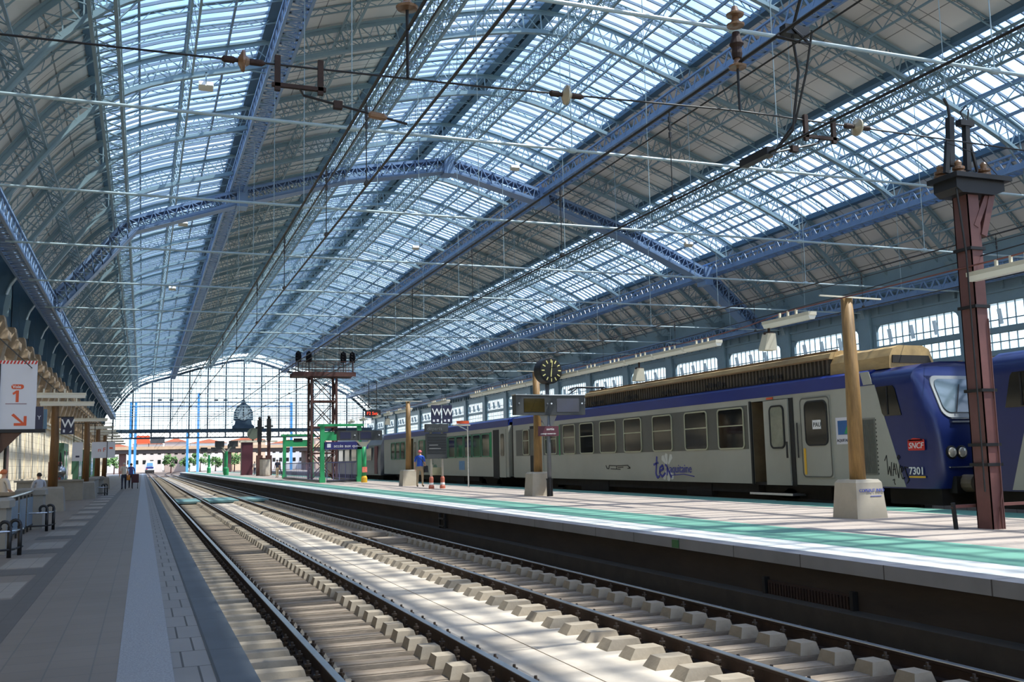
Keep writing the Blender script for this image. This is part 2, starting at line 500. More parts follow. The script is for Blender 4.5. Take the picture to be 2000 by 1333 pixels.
# ---------------------------------------------------------------- arched roof trusses
top, bot, lat = MB(), MB(), MB()
for i in range(0, len(INN)-1, 2):
    top.bar(W3(OUT[i]), W3(OUT[i+2]), .24, .10, up=(0, 0, 1))
    top.bar(W3(off(1.12)[i]), W3(off(1.12)[i+2]), .05, .2)
    bot.bar(W3(INN[i]), W3(INN[i+2]), .24, .09)
    bot.bar(W3(off(.12)[i]), W3(off(.12)[i+2]), .05, .18)
for i in range(0, len(INN)-1, 2):
    lat.bar(W3(INN[i]), W3(OUT[i]), .06, .06)
    j = i+2
    lat.bar(W3(INN[i]), W3(OUT[j]), .055, .04)
    lat.bar(W3(OUT[i]), W3(INN[j]), .055, .04)
    if i % SUB == 0:        # curled spandrel brackets at the purlins
        lat.bar(W3(off(-.5)[i]), W3(INN[min(i+3, len(INN)-1)]), .09, .05)
        lat.bar(W3(off(-.5)[i]), W3(INN[max(i-3, 0)]), .09, .05)
ys = [35.8+9*k for k in range(-4, 20)]
ys.reverse()
proto = None
for n, y in enumerate(ys):
    lab = 'pale blue arched lattice roof truss, %s in from the far glass gable' % ordinal(n+1)
    if proto is None:
        proto = thing('roof_truss', lab, 'roof truss', (0, y, 0), 0, 'lattice roof trusses')
        top.build('top_chord', STEEL, proto); bot.build('bottom_chord', STEEL, proto); lat.build('lattice', STEEL, proto)
    else:
        dup(proto, (0, y, 0), lab)
# slim zigzag rafters tight under the roof skin
rf = MB()
hi_, lo_ = off(1.36), off(1.08)
for i in range(0, len(INN)-1, 2):
    rf.bar(W3(lo_[i]), W3(lo_[i+2]), .06, .05)
    a, b = (hi_, lo_) if i % 4 else (lo_, hi_)
    rf.bar(W3(a[i]), W3(b[i+1]), .035, .03); rf.bar(W3(b[i+1]), W3(a[i+2]), .035, .03)
    rf.bar(W3(hi_[i]), W3(hi_[i+2]), .10, .05)
proto = None
n = 0
for y in reversed([35.8+2.25*k for k in range(-14, 78) if k % 4]):
    n += 1
    lab = 'slim zigzag rafter tight under the roof skin, %s from the far glass gable' % ordinal(n)
    if proto is None:
        proto = tag(rf.build('zigzag_rafter', STEEL, None, False, (0, y, 0)), lab, 'rafter', 'slim zigzag roof rafters')
    else: dup(proto, (0, y, 0), lab)
# longitudinal girders at the kinks of the arch
names = ['above the left stone wall', 'along the wall side of the left skylight', 'along the inner side of the left skylight',
         'along the left side of the ridge skylight', 'under the ridge', 'along the right side of the ridge skylight',
         'along the upper side of the right skylight', 'along the lower side of the right skylight', 'above the right window wall']
LIGHTG = [1, 3, 4, 6]
for k in range(9):
    p = INN[k*SUB]
    cx, cz = p[0], p[1]-.35
    if k == 0: cx += .5; cz -= .2
    if k == 8: cx -= .5; cz -= .2
    light = k in LIGHTG
    hw, hd = (.42, .5) if light else (.42, .42)
    g = thing('lattice_girder', 'long blue lattice girder running down the hall '+names[k], 'girder', (cx, 0, cz), 0, 'longitudinal roof girders')
    ch = MB()
    for sx in (-1, 1):
        for sz in (-1, 1):
            ch.bar((sx*hw, -8, sz*hd), (sx*hw, Y_GABLE, sz*hd), .13, .10)
    if not light:
        ch.box(hw-.02, hw+.0, -8, Y_GABLE, -hd, -hd+.3).box(-hw, -hw+.02, -8, Y_GABLE, -hd, -hd+.3)
    ch.build('chord', STEEL if light else STEELB, g)
    lc = MB()
    pitch = .75 if light else .5
    n = int((Y_GABLE+8)/pitch)
    w = .055 if light else .11
    for j in range(n):
        y = -8+j*pitch; s = 1 if j % 2 else -1
        for sx in (-1, 1):
            lc.bar((sx*hw, y, -s*hd), (sx*hw, y+pitch, s*hd), w, .03, up=(1, 0, 0))
            if light: lc.bar((sx*hw, y, s*hd), (sx*hw, y+pitch, -s*hd), w, .03, up=(1, 0, 0))
        lc.bar((-s*hw, y, -hd), (s*hw, y+pitch, -hd), w, .03)
        if not light: lc.bar((-hw, y, -hd), (hw, y, -hd), .16, .03)
        else: lc.bar((-s*hw, y, hd), (s*hw, y+pitch, hd), w, .03)
    lc.build('lacing', STEEL if light else STEELB, g)
# lighter lattice purlins halfway between the girders
bn = ['left wall panels', 'left skylight', 'left opaque panels', 'left half of the ridge skylight', 'right half of the ridge skylight',
      'right opaque panels', 'right skylight', 'panels over the right windows']
for k in range(8):
    i = k*SUB+SUB//2
    a, b = off(.15)[i], off(1.05)[i]
    g = thing('lattice_purlin', 'slim pale blue lattice purlin down the middle of the '+bn[k], 'purlin', (0, 0, 0), 0, 'mid bay purlins')
    c = MB()
    for p in (a, b): c.bar(W3(p, -6), W3(p, Y_GABLE), .10, .08)
    c.build('chord', STEEL, g)
    z = MB()
    for j in range(int((Y_GABLE+6)/.75)):
        y = -6+.75*j; s = j % 2
        z.bar(W3(a if s else b, y), W3(b if s else a, y+.75), .045, .03, up=(1, 0, 0))
    z.build('lacing', STEEL, g)
# the heavy double arch
A = thing('main_arch', 'heavy box shaped blue lattice arch with solid soffit crossing the whole hall', 'arch', (0, 65.1, 0))
so_, si, la = MB(), [MB(), MB()], [MB(), MB()]
lo, hi = off(-1.55), off(-.6)
for k in range(8):
    a0, a1, b0, b1 = lo[k*SUB], lo[k*SUB+SUB], hi[k*SUB], hi[k*SUB+SUB]
    so_.bar(W3(a0), W3(a1), 1.05, .07); so_.bar(W3(b0), W3(b1), 1.05, .05)
    N_ = 9
    for q_, s_ in enumerate((-.5, .5)):
        si[q_].bar(W3(a0+(b0-a0)*.12, s_), W3(a1+(b1-a1)*.12, s_), .05, .2); si[q_].bar(W3(a0+(b0-a0)*.9, s_), W3(a1+(b1-a1)*.9, s_), .05, .16)
        for j in range(N_):
            p, q = a0.lerp(a1, j/N_), a0.lerp(a1, (j+1)/N_)
            u, v = b0.lerp(b1, j/N_), b0.lerp(b1, (j+1)/N_)
            la[q_].bar(W3(p, s_), W3(v, s_), .06, .05); la[q_].bar(W3(u, s_), W3(q, s_), .06, .05); la[q_].bar(W3(p, s_), W3(u, s_), .06, .05)
so_.build('soffit_plate', STEELB, A); [(a.build('flange', STEELB, A), b.build('lattice', STEELB, A)) for a, b in zip(si, la)]
for k in (2, 4, 5, 7):
    p = off(-1.1)[k*SUB]
    MB().box(p[0]-.35, p[0]+.35, -.62, .62, p[1]-.7, p[1]+.7).build('node_box', STEELB, A)
# horizontal tie rods with their hangers
rod = None
for n, y in enumerate([35.8+9*k for k in range(-3, 20)][::-1]):
    lab = 'thin white horizontal tie rod spanning the hall, %s from the far glass gable' % ordinal(n+1)
    if rod is None:
        rod = thing('tie_rod', lab, 'tie rod', (0, y, 11.4), 0, 'roof tie rods')
        r = MB().tube([(-5.6, 0, 0), (46.2, 0, 0)], .05, 8)
        r.build('rod', RODP, rod)
        for k in (2, 3, 4, 5, 6, 7):
            p = INN[k*SUB]
            MB().tube([(p[0], 0, .03), (p[0], 0, p[1]-11.4-.75)], .016, 6).build('hanger', RODP, rod)
            MB().lathe([(.05, -.16), (.09, -.1), (.09, .1), (.05, .16)], (p[0], 0, 0), (1, 0, 0), 10).build('coupling', RODP, rod)
    else:
        dup(rod, (0, y, 11.4), lab)

# ---------------------------------------------------------------- glazed far gable
g = struct(MB().prism([tuple(p) for p in off(-.1)[2:-2]]+[(46.3, 9.4), (-6.3, 9.4)], .02, 'Y', Y_GABLE+.3).build('window_4', GLASSW))
fr, th = MB(), MB()
def arch_z(x):
    for a, b in zip(INN[:-1], INN[1:]):
        if a[0] <= x <= b[0]: return a[1]+(b[1]-a[1])*(x-a[0])/(b[0]-a[0])
    return 13
for j in range(-7, 8):
    x = 19.6+j*3.62
    fr.bar((x, Y_GABLE, 7.6), (x, Y_GABLE, arch_z(x)), .26, .3)
x = -6.2
while x < 46:
    th.bar((x, Y_GABLE, 9.4), (x, Y_GABLE, max(9.5, arch_z(x))), .07, .08); x += .905
z = 10.3
while z < 24:
    xs = [p[0] for p in INN if p[1] > z]
    if xs: th.bar((min(xs), Y_GABLE, z), (max(xs), Y_GABLE, z), .08, .07)
    z += .92
fr.bar((-6.8, Y_GABLE, 15.3), (46.8, Y_GABLE, 15.3), .2, .3) if False else None
fr.box(-6.8, 46.8, Y_GABLE-.3, Y_GABLE+.3, 8.75, 9.5)
fr.box(-6.8, 46.8, Y_GABLE-.3, Y_GABLE+.3, 7.55, 7.85)
for j in range(60):
    x = -6.8+j*.9
    th.bar((x, Y_GABLE, 7.85), (x+.9, Y_GABLE, 8.75), .07, .07); th.bar((x, Y_GABLE, 8.75), (x+.9, Y_GABLE, 7.85), .07, .07)
for i in range(0, len(INN)-1, 2):
    fr.bar(W3(off(-.15)[i], Y_GABLE), W3(off(-.15)[i+2], Y_GABLE), .6, .42)
    th.bar(W3(off(.1)[i], Y_GABLE-.2), W3(off(1.2)[i+2], Y_GABLE-.2), .09, .07); th.bar(W3(off(1.2)[i], Y_GABLE-.2), W3(off(.1)[i+2], Y_GABLE-.2), .09, .07)
fr.build('frame', GABF, g); th.build('glazing_bar', GABF, g)
# clock in the gable
c = thing('gable_clock', 'large grey ornamental clock standing on the beam of the far glass gable', 'clock', (19.5, Y_GABLE-.5, 9.5))
ol = [(-2.2, 0), (-2.2, .5), (-1.75, .8), (-1.6, 1.6), (-2.0, 1.8), (-1.9, 3.4), (-1.3, 4.6), (-.5, 5.2), (-.2, 6.0)]
MB().prism(ol+[(-x, z) for x, z in reversed(ol)], .6, 'Y', -.3).build('case', GABF, c)
MB().lathe([(1.5, 0), (1.5, .1)], (0, -.3, 3.2), (0, -1, 0), 32).build('dial', mat('grey_clock_dial', rgb(150, 165, 172), .5, 0, .05, 1), c)
h = MB()
for k in range(12):
    a = 2*PI*k/12
    h.bar((1.1*math.sin(a), -.42, 3.2+1.1*math.cos(a)), (1.38*math.sin(a), -.42, 3.2+1.38*math.cos(a)), .14, .04, up=(0, 1, 0))
h.build('hour_mark', BLACK, c)
MB().bar((0, -.46, 3.2), (0, -.46, 4.4), .14, .04).bar((0, -.46, 3.2), (.05, -.46, 2.4), .18, .04).build('hand', BLACK, c)

# ---------------------------------------------------------------- right window wall
XR = 46.8
struct(MB().box(XR, XR+.5, -40, Y_GABLE, -.6, 7.3).build('wall_right', STONE))
struct(MB().box(XR-.1, XR+.9, -40, Y_GABLE, 10.45, 14.6).box(XR-.12, XR+.12, -40, Y_GABLE, 8.65, 8.95).box(XR-.2, XR+.2, -40, Y_GABLE, 7.3, 7.6)
       .box(XR-.2, XR, -40, Y_GABLE, 12.2, 12.4).box(XR-.2, XR, -40, Y_GABLE, 11.0, 11.15).build('trim_12', STEEL))
colp = winp = None
for k in range(-4, 20):
    y = 35.85+9*k
    if colp is None:
        cm = MB().box(-.35, .1, -.55, .55, 6.9, 13.2)
        cm.prism([(-.35, 11.0), (-.35, 13.2), (-1.6, 13.2), (-.9, 12.5)], .4, 'Y', -.2)
        for j in range(6): cm.box(-.26, -.1, .9+1.35*j, 1.05+1.35*j, 11.15, 12.2)
        colp = struct(cm.build('trim_%d' % (20+k+4), STEEL, None, False, (XR, y, 0)))
        w = MB()
        for z0, z1 in ((7.6, 8.65), (8.95, 10.45)):
            w.box(.02, .06, .85, 8.15, z0, z1)
        winp = struct(w.build('window_%d' % (5+k+4), GLASSW, None, False, (XR, y, 0)))
        f = MB()
        for j in range(13): f.box(-.04, .02, .82+j*.61, .88+j*.61, 7.6, 10.45)
        for z in (7.6, 8.1, 8.62, 8.95, 9.4, 10.42): f.box(-.04, .02, .8, 8.2, z-.03, z+.04)
        for yy in (.55, 8.1): f.box(-.1, .1, yy, yy+.35, 7.5, 10.5)
        for cy, s in ((.8, 1), (8.2, -1)):
            f.prism([(cy, 10.46), (cy+s*.6, 10.46), (cy+s*.3, 10.25), (cy+s*.08, 9.9), (cy, 9.5)], .05, 'X', -.03)
        f.build('window_frame', STEEL, winp)
        h = MB()
        for j in range(3): h.bar((-.2, 2.6+j*2.0, 9.1), (-.35, 2.6+j*2.0, 10.0), .3, .04)
        h.build('vent_pane', mat('opened_vent_glass', rgb(176, 188, 196), .3, 0, 0), winp)
    else:
        a = colp.copy(); COL.objects.link(a); a.name = 'trim_%d' % (20+k+4); a.location = (XR, y, 0)
        b = dup(winp, (XR, y, 0)); b.name = 'window_%d' % (5+k+4)

# ---------------------------------------------------------------- left stone wall, cornice and brackets
XL = -7.3
struct(MB().box(XL-.7, XL, -40, Y_GABLE, -.6, 9.3).build('wall_left', STONE))
struct(MB().box(XL-.7, XL-.05, -40, Y_GABLE, 9.3, 14.2).build('trim_13', STEELD))
struct(MB().box(XL-.1, XL+.18, -40, Y_GABLE, 5.1, 5.35).box(XL-.1, XL+.30, -40, Y_GABLE, 5.35, 5.5).box(XL-.1, XL+.12, -40, Y_GABLE, PL, 1.3).build('trim_14', STONE))
struct(MB().box(XL-.1, XL+.35, -40, Y_GABLE, 7.6, 7.9).box(XL-.1, XL+.3, -40, Y_GABLE, 9.1, 9.3).build('trim_15', STONE2))
pil = None
for k in range(-5, 44):
    y = 53.9-9+4.5*k-22.5
    if y > Y_GABLE-1: break
    if pil is None:
        m = MB()
        low = struct(MB().box(0, .05, -.42, .42, PL, 5.1).box(0, .09, -.46, .46, PL, 1.3).build('trim_%d' % (200+k+5), STONE, None, False, (XL, y, 0)))
        m.taper(0, .2, -.35, .35, 5.5, 0, .85, -.55, .55, 8.3).box(0, .95, -.65, .65, 8.3, 8.75).taper(0, .85, -.5, .5, 8.75, 0, .7, -.45, .45, 9.5)
        m.box(.1, .5, -.3, .3, 6.0, 6.35)
        pil = struct(m.build('trim_%d' % (60+k+5), STONE2, None, False, (XL, y, 0)))
    else:
        a = low.copy(); COL.objects.link(a); a.name = 'trim_%d' % (200+k+5); a.location = (XL, y, 0)
        a = pil.copy(); COL.objects.link(a); a.name = 'trim_%d' % (60+k+5); a.location = (XL, y, 0)
br = None
for k in range(-4, 19):
    y = 53.9+9*(k-3)
    ol = [(0, 9.5), (.6, 9.5), (.62, 10.0), (.72, 10.6), (.9, 11.1), (1.15, 11.5), (1.35, 11.7), (1.35, 12.9), (0, 12.9)]
    lab = 'dark blue curved bracket above the left stone wall, %s from the near end' % ordinal(k+5)
    if br is None:
        br = thing('roof_bracket', lab, 'bracket', (XL, y, 0), 0, 'curved brackets over the left wall')
        MB().prism(ol, .16, 'Y', -.08).prism([(0, 9.5), (.35, 9.5), (.35, 12.9), (0, 12.9)], .5, 'Y', -.25).build('web', STEELD, br)
        e = MB()
        for a, b in zip(ol[1:-2], ol[2:-1]): e.bar((a[0], 0, a[1]), (b[0], 0, b[1]), .5, .05)
        e.build('flange', STEEL, br)
    else:
        dup(br, (XL, y, 0), lab)
pn = None
for k in range(-8, 38):
    y = 53.9-13.5+4.5*k-2.2
    if pn is None:
        m = MB().box(-.06, .04, -1.0, 1.0, 11.0, 12.3)
        pn = struct(m.build('window_%d' % (40+k+8), mat('frosted_clerestory', rgb(170, 190, 184), .4, 0, .05, 2), None, False, (XL, y, 0)))
    else:
        a = pn.copy(); COL.objects.link(a); a.name = 'window_%d' % (40+k+8); a.location = (XL, y, 0)
# ---------------------------------------------------------------- rails
C1, C2 = 2.40, 5.98                       # track centres
RX = [C1-.752, C1+.752, C2-.752, C2+.752]
RN = ['beside the left platform', 'second from the left platform', 'left rail of the track by the green platform', 'beside the dark face of the green platform']
FOOT = [(-.072, -.172), (.072, -.172), (.072, -.160), (.014, -.145), (.010, -.045), (.034, -.034), (.036, -.006), (-.036, -.006), (-.034, -.034), (-.010, -.045), (-.014, -.145), (-.072, -.160)]
HEAD = [(-.036, -.008), (.036, -.008), (.034, 0), (-.034, 0)]
for x, nm in zip(RX, RN):
    r = thing('rail', 'rusty steel running rail, '+nm, 'rail', (x, 0, 0), 0, 'running rails')
    MB().prism(FOOT, 241, 'Y', -8).build('rail_web', RUST, r)
    MB().prism(HEAD, 241, 'Y', -8).build('rail_head', RAILTOP, r)
# rails of the yard tracks beyond the hall, curving away to the right
def curve_rail(x0, bend, y0=234, y1=430):
    pts = []
    for i in range(25):
        t = i/24; y = y0+(y1-y0)*t
        pts.append((x0+bend*t*t, y, -.09))
    return pts
for i, (x, b) in enumerate([(RX[0], 0), (RX[1], 0), (RX[2], 9.5), (RX[3], 10), (10.2, 13), (11.7, 13.4)]):
    lab = 'rail of the yard tracks beyond the hall, %s from the left' % ordinal(i+1)
    m = MB(); pts = curve_rail(x, b)
    for a, c in zip(pts[:-1], pts[1:]): m.bar(a, c, .09, .18)
    tag(m.build('yard_rail', RUST), lab, 'rail', 'yard rails')
# ---------------------------------------------------------------- sleepers: beam, raised blocks, bolts
def sleeper_parts(c, near):
    """meshes of one sleeper of the track centred on c, along local Y = 0"""
    beam = MB()
    beam.taper(-1.28, 1.28, -.16, .16, -.45, -1.26, 1.26, -.135, .135, -.19)
    beam.box(-.60, .36, -.10, .10, -.19, -.178)
    blocks = []
    def block(x0, x1, h=.075, slope=0):
        m = MB()
        m.taper(x0-.02, x1+.02, -.135, .135, -.19, x0+.015+slope, x1-.015, -.105, .105, -.085+h-.075)
        blocks.append(m)
    block(-1.42 if near else -1.30, -.90, .085, .05)
    if near: block(-.64, -.52, .03)
    block(.38, .60, .09)
    bolts = []
    for rx in (-.752, .752):
        for s in (-1, 1):
            x = rx+s*.112
            m = MB()
            m.taper(x-.05, x+.05, -.06, .06, -.20, x-.034, x+.034, -.05, .05, -.135)
            m.lathe([(.036, 0), (.036, .03), (.022, .036), (.022, .062), (.033, .066), (.033, .09), (.017, .093), (.014, .122)], (x, .0, -.135), (0, 0, 1), 8)
            bolts.append(m)
    return beam, blocks, bolts
PITCH = .53
for c, near, where in ((C1, True, 'under the track beside the left platform'), (C2, False, 'under the track beside the green platform')):
    lab = 'weathered grey concrete sleeper with raised blocks and bolts, '+where
    grp = 'sleepers '+where
    beam, blocks, bolts = sleeper_parts(c, near)
    pr_ = thing('sleeper', lab, 'sleeper', (c, 2.9, 0), 0, grp)
    beam.build('beam', SLEEP, pr_)
    for b in blocks: b.build('block', BLOCK, pr_)
    for b in bolts: b.build('bolt', BOLT, pr_)
    for k in range(1, 64):
        dup(pr_, (c, 2.9+k*PITCH, 0), lab)
    al = MB()
    for m in [beam]+blocks: al.add(m.v, m.f)
    bt = MB()
    for m in bolts: bt.add(m.v, m.f)
    nb = len(al.f)
    both = MB().add(al.v, al.f).add(bt.v, bt.f)
    s = tag(both.build('sleeper', BLOCK, None, False, (c, 2.9+64*PITCH, 0)), lab, 'sleeper', grp)
    s.data.materials.append(BOLT)
    for p in s.data.polygons[nb:]: p.material_index = 1
    for k in range(65, 150): dup(s, (c, 2.9+k*PITCH, 0), lab)
    rest, rb = MB(), MB()
    for k in range(150, 375):
        dy = 2.9+k*PITCH
        rest.add([(v[0], v[1]+dy, v[2]) for v in al.v], al.f)
    o = tag(rest.build('sleeper_row', BLOCK, None, False, (c, 0, 0)), 'far run of concrete sleepers '+where+', small in the distance', 'sleepers')
    o['kind'] = 'stuff'
# grease pit look between the rails of the near track, teal crossing boards
TEAL = mat('teal_crossing_boards', rgb(98, 136, 136), .8, 0, .15, 2, .1, rgb(150, 140, 120), .4)
for x0, x1, wh in ((1.78, 3.02, 'between the rails of the track by the left platform'), (3.40, 5.0, 'between the two near tracks'), (5.36, 6.6, 'between the rails of the track by the green platform')):
    m = MB()
    for j in range(4): m.box(x0, x1, j*1.4, j*1.4+1.37, -.13, -.02)
    tag(m.build('crossing_board', TEAL, None, False, (0, 56, 0)), 'teal wooden foot crossing panel '+wh, 'crossing panel', 'crossing panels')
# loose box covers in the right track
for y in (24.6, 27.0):
    MBb = MB().taper(5.55, 6.4, 0, .8, -.17, 5.58, 6.37, .03, .77, -.06)
    tag(MBb.build('cable_box_cover', SLEEP, None, False, (0, y, 0)), 'low concrete box cover lying between the rails, %s one' % ('nearer' if y < 25 else 'farther'), 'box cover', 'box covers in the track')
# grille panel and recess in the platform face
g = thing('wall_grille', 'rusty brown ribbed metal panel fixed to the dark platform face', 'panel', (7.9, 10.45, 0))
m = MB().box(-.03, 0, -.85, .85, -.23, .2)
m.build('panel_sheet', RUST, g)
m = MB()
for j in range(28): m.box(-.05, -.03, -.84+.06*j, -.81+.06*j, -.2, .17)
m.build('rib', RUST, g)
for yy in (-.90, .84): MB().box(-.08, 0, yy, yy+.06, -.25, .24).build('frame', BLACK, g)
t = thing('track_ladder', 'dark iron rung ladder set against the platform face beside the far rail', 'ladder', (7.86, 26.4, 0))
for yy in (-.25, .25): MB().box(-.06, 0, yy-.03, yy+.03, -.25, .42).build('rail', BLACK, t)
m = MB()
for z in (-.12, .08, .28): m.box(-.08, -.02, -.25, .25, z-.02, z+.02)
m.build('rung', BLACK, t)
sg = tag(MB().box(0, .02, -.09, .09, -.06, .06).build('distance_plate', mat('green_outline_plate', rgb(60, 110, 66), .6, 0, .1, 3), None, False, (7.80, 13.6, .51)), 'small green plate on the coping edge of the green platform', 'plate')
# ---------------------------------------------------------------- trains on the far side of the green platform
TX, TW = 16.75, 2.80
def rrect(y0, y1, z0, z1, r, n=5):
    pts = []
    for cy, cz, a0 in ((y1-r, z1-r, 0), (y0+r, z1-r, 90), (y0+r, z0+r, 180), (y1-r, z0+r, 270)):
        for k in range(n+1):
            a = math.radians(a0+90*k/n)
            pts.append((cy+r*math.cos(a), cz+r*math.sin(a)))
    return pts
def ring(y0, y1, z0, z1, r, w, t, at):
    """rounded frame, width w, thickness t, in the plane x = at"""
    a, b = rrect(y0, y1, z0, z1, r), rrect(y0-w, y1+w, z0-w, z1+w, r+w)
    n = len(a); m = MB()
    v = [(at, p[0], p[1]) for p in a]+[(at, p[0], p[1]) for p in b]+[(at-t, p[0], p[1]) for p in a]+[(at-t, p[0], p[1]) for p in b]
    f = []
    for i in range(n):
        j = (i+1) % n
        f += [(2*n+i, 2*n+j, 3*n+j, 3*n+i), (i, j, 2*n+j, 2*n+i), (n+i, 3*n+i, 3*n+j, n+j)]
    return m.add(v, f)
def train_window(par, y0, y1, z0, z1, frame, bar=True, glass=DARKGLASS):
    w = MB().prism(rrect(y0, y1, z0, z1, .09), .03, 'X', -.02).build('window', glass, par)
    ring(y0, y1, z0, z1, .09, .045, .03, -.012).build('window_frame', frame, w)
    if bar:
        zb = z0+(z1-z0)*.57
        MB().box(-.035, -.01, y0, y1, zb-.018, zb+.018).build('window_bar', frame, w)
ROOFSEC = [(0, 3.55), (.03, 3.72), (.12, 3.84), (.32, 3.93), (.9, 3.99), (1.4, 4.0), (1.9, 3.99), (2.48, 3.93), (2.68, 3.84), (2.77, 3.72), (2.8, 3.55)]
FRAMEC = mat('aluminium_window_frame', rgb(176, 176, 150), .4, .3, .06, 4)
RUBBER = mat('dark_door_rubber', rgb(30, 30, 28), .7, 0, .1, 4)
INSIDE = mat('train_interior', rgb(120, 104, 78), .7, 0, .2, 2)
LIT = mat('warm_curtain', rgb(196, 150, 110), .7, 0, .2, 3)

def bogie(par, y):
    m = MB()
    for dy in (-1.2, 1.2):
        for sx in (.35, 2.3):
            m.lathe([(.45, 0), (.45, .13)], (sx, y+dy, .45), (1, 0, 0), 20)
    m.box(.2, .45, y-1.7, y+1.7, .38, .62).box(2.35, 2.6, y-1.7, y+1.7, .38, .62).box(.4, 2.4, y-.4, y+.4, .35, .65)
    m.build('bogie', UNDER, par)

def car_body(par, y0, y1, gaps, blue_from=None, cab=False):
    """side walls (with doorway gaps), floor, far side, roof; y0 < y1"""
    m = MB()
    e = [y0]+[v for g in gaps for v in g]+[y1]
    for a, b in zip(e[0::2], e[1::2]):
        m.box(0, .07, a, b, 1.02, 3.53)
    for a, b in gaps: m.box(0, .07, a, b, 3.40, 3.53)
    m.box(TW-.07, TW, y0, y1, 1.02, 3.53)
    m.box(.07, TW-.07, y0, y0+.07, 1.02, 3.7).box(.07, TW-.07, y1-.07, y1, 1.02, 3.7)
    m.build('body', TRAING, par)
    MB().box(.07, TW-.07, y0, y1, .98, 1.06).build('floor_pan', UNDER, par)
    MB().prism(ROOFSEC, y1-y0, 'Y', y0).build('roof', TRAINB if blue_from is None else blue_from, par)
    MB().box(-.012, 0, y0, y1, 3.50, 3.82).prism([(-.012, 3.80), (.10, 3.88), (.10, 3.80)], y1-y0, 'Y', y0).build('blue_band', TRAINB, par)
    MB().box(.35, TW-.35, y0+2, y1-2, .55, .98).box(.15, TW-.15, y0+5, y1-5, .75, .98).box(.12, .5, y0+7.5, y0+9, .6, .98).box(.12, .5, y1-10, y1-7.5, .58, .98).build('underframe', UNDER, par)
    for a, b in gaps:
        MB().box(1.5, 1.56, a-.1, b+.1, 1.06, 3.4).box(.07, 1.5, a-.06, a-.02, 1.06, 3.4).box(.07, 1.5, b+.02, b+.06, 1.06, 3.4).build('vestibule', INSIDE, par)
        MB().box(-.14, .3, a, b, .72, .78).build('step', CHROME, par)

# --- leading car, nose towards the camera
t = thing('railcar', 'grey commuter train car with blue cab nose, open door and dark roof louvres', 'train car', (TX, 0, 0))
Y0, Y1 = 19.45, 44.3
car_body(t, Y0, Y1, [(22.46, 24.48)])
# windows
MB().box(-.008, 0, 24.62, 38.6, 2.03, 3.32).build('window_band', TRAIND, t)
for y0, y1 in ((24.83, 26.17), (26.86, 28.17), (29.07, 30.35), (31.25, 32.55), (33.28, 34.6), (35.25, 36.48), (37.02, 38.2)):
    train_window(t, y0, y1, 2.08, 3.24, FRAMEC)
MB().box(-.008, 0, 38.7, 43.9, 2.03, 3.25).build('window_band', TRAIND, t)
for y0, y1 in ((39.0, 40.2), (42.2, 42.9)):
    train_window(t, y0, y1, 2.1, 3.2, FRAMEC)
d = MB().box(-.02, .04, 40.5, 41.4, 1.0, 3.36).build('door', TRAING, t)
MB().prism(rrect(40.72, 41.18, 2.0, 3.15, .1), .03, 'X', -.04).build('door_window', DARKGLASS, d)
MB().box(-.004, .06, 41.42, 42.1, .95, 3.38).build('door_opening', RUBBER, t)
MB().box(-.01, .0, 38.62, 38.72, 2.0, 3.3).build('green_strip', GREEN, t)
# open double door: one leaf slid back, dark gap beside it
d = MB().box(-.07, -.02, 22.60, 23.72, 1.0, 3.38).build('door', TRAING, t)
MB().prism(rrect(22.80, 23.38, 2.06, 3.18, .12), .03, 'X', -.09).build('door_window', mat('door_glass', rgb(120, 124, 108), .1, 0, .25, 2), d)
ring(22.80, 23.38, 2.06, 3.18, .12, .05, .03, -.072).build('window_rubber', RUBBER, d)
MB().box(-.09, -.07, 22.66, 22.72, 1.75, 2.2).build('door_handle', BLACK, d)
MB().box(-.03, .02, 22.42, 22.58, 1.0, 3.4).build('door_rubber', RUBBER, t)
MB().box(-.03, .02, 24.42, 24.50, 1.0, 3.42).build('door_rubber', RUBBER, t)
MB().box(-.04, -.02, 23.3, 23.6, 3.42, 3.47).build('door_lamp', ORANGE, t)
# service door with notice
d = MB().box(-.03, .0, 20.86, 22.10, 1.22, 3.36).build('door', TRAING, t)
ring(20.90, 22.06, 1.26, 3.32, .10, .035, .02, -.02).build('door_seal', mat('door_seal_grey', rgb(96, 96, 88), .6, 0, .1, 3), d)
MB().prism(rrect(21.0, 21.86, 2.10, 3.22, .14), .03, 'X', -.05).build('door_window', DARKGLASS, d)
ring(21.0, 21.86, 2.10, 3.22, .14, .04, .02, -.035).build('window_rubber', RUBBER, d)
n = MB().box(-.06, -.05, 21.22, 21.56, 2.50, 2.74).build('notice', WHITE, d)
lettering('PAU', .17, BLACK, (-.062, 21.53, 2.56), FACE_NEGX, n)
MB().box(-.05, -.03, 21.93, 22.0, 1.3, 2.0).build('door_handle', YELLOW, d)
MB().tube([(-.06, 22.22, 1.75), (-.06, 22.22, 2.7)], .02).tube([(-.06, 22.36, 1.75), (-.06, 22.36, 2.7)], .014).build('grab_rail', BLACK, t)
